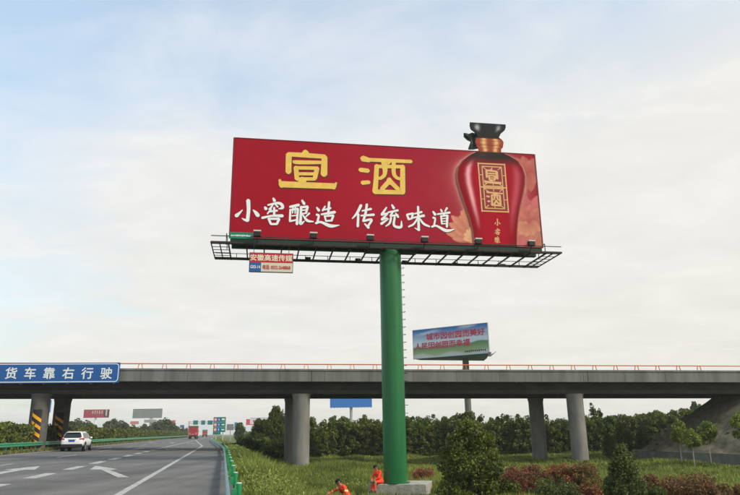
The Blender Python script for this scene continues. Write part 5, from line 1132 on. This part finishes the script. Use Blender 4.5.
    b = bpy.data.objects.new('body', me2); COL.objects.link(b); b.parent = r
    cb = MB(); ctr = P['head'] + up * .05
    rg2 = []
    for k in range(6):
        q_ = math.pi / 2 * k / 5; rg2.append([ctr + (hf * math.cos(t_) + sd_ * math.sin(t_)) * .112 * math.cos(q_) + up * .098 * math.sin(q_) for t_ in np.linspace(0, 6.2832, 16, endpoint=False)])
    cb.v = [tuple(p) for q_ in rg2 for p in q_]
    for k in range(5):
        for j in range(16): cb.f.append((k * 16 + j, k * 16 + (j + 1) % 16, (k + 1) * 16 + (j + 1) % 16, (k + 1) * 16 + j))
    o_ = len(cb.v); 
    for t_ in np.linspace(-.9, .9, 7): cb.v += [tuple(ctr + (hf * math.cos(t_) + sd_ * math.sin(t_)) * .10), tuple(ctr + (hf * math.cos(t_) * 1.55 + sd_ * math.sin(t_) * 1.1) * .112 - up * .02)]
    for k in range(6): cb.f.append((o_ + 2 * k, o_ + 2 * k + 1, o_ + 2 * k + 3, o_ + 2 * k + 2))
    cb.build('cap', hair_m, r, smooth=True)
    for s in (-1, 1):
        e1 = P['head'] + hf * .093 + sd_ * s * .034 + up * .012; MB().tube([e1, e1 + hf * .008], [.012, .008], 8).build('eye', hair_m, r)
    e1 = P['head'] + hf * .098 - up * .062; MB().bar(e1 - sd_ * .022, e1 + sd_ * .022, .012, .007).build('mouth', mat('lip', (.28, .09, .07), .6), r)
    return r
# local frame: -X is the way the person faces, Z up, origin on the ground
pz = -1.07
hp = atY(380.3, 484, 35.42)
person((hp[0], 35.42, pz), R(40), dict(pelvis=(0, 0, .13), waist=(-.06, 0, .30), chest=(-.17, 0, .50), neck=(-.23, 0, .66), head=(-.30, 0, .80), face=(-1, 0, -.35), up=(-.35, 0, 1),
       shL=(-.18, -.19, .58), shR=(-.18, .19, .58), elL=(-.30, -.24, .32), elR=(-.30, .24, .32), wrL=(-.46, -.13, .22), wrR=(-.46, .13, .22), hipL=(-.02, -.10, .11), hipR=(-.02, .10, .11),
       knL=(-.45, -.14, .11), knR=(-.45, .13, .10), anL=(-.50, -.15, -.33), anR=(-.46, .14, -.34), toeL=(-.66, -.16, -.37), toeR=(-.62, .15, -.38)), 'worker in orange hi-vis suit sitting on the corner of the concrete footing', False)
hp = atY(346, 487, 27.5); gq = float(gz(float(hp[:2] @ RN), float(hp[:2] @ RD)))
hd2 = atY(339.7, 481, 27.5); hz_ = hd2[2] - gq
k_ = hz_ / 1.30
o = person((hp[0], 27.5, gq), R(14), {a: (np.array(b) if a in ('face', 'up') else np.array(b) * 1.) for a, b in dict(pelvis=(.06, 0, .88), waist=(-.02, 0, 1.02), chest=(-.14, 0, 1.20), neck=(-.22, .0, 1.33), head=(-.30, 0, 1.44), face=(-1, 0, -.55), up=(-.5, 0, 1),
       shL=(-.13, -.20, 1.27), shR=(-.15, .20, 1.27), elL=(-.05, -.30, 1.02), elR=(-.38, .26, 1.12), wrL=(-.20, -.27, .84), wrR=(-.62, .20, 1.03), hipL=(.06, -.10, .86), hipR=(.06, .10, .86),
       knL=(-.08, -.13, .47), knR=(.14, .12, .47), anL=(.06, -.13, .08), anR=(.30, .12, .10), toeL=(-.12, -.13, .03), toeR=(.13, .13, .03)).items()}, 'stooping worker in orange suit and dark cap wading through the tall grass', True)

# ---------------------------------------------------------------- haze
hzm = bpy.data.materials.new('haze_air'); hzm.use_nodes = True; t = hzm.node_tree; t.nodes.remove(t.nodes['Principled BSDF'])
pv = t.nodes.new('ShaderNodeVolumePrincipled'); pv.inputs['Color'].default_value = (.95, .96, 1, 1); pv.inputs['Density'].default_value = HAZE; pv.inputs['Anisotropy'].default_value = .3
t.links.new(pv.outputs[0], t.nodes['Material Output'].inputs['Volume'])
if HAZE: MB().box(-3600, 3600, -500, 4200, -4.5, 32).build('haze', hzm, kind='stuff', label='thin pale haze filling the air over the whole scene', cat='haze')
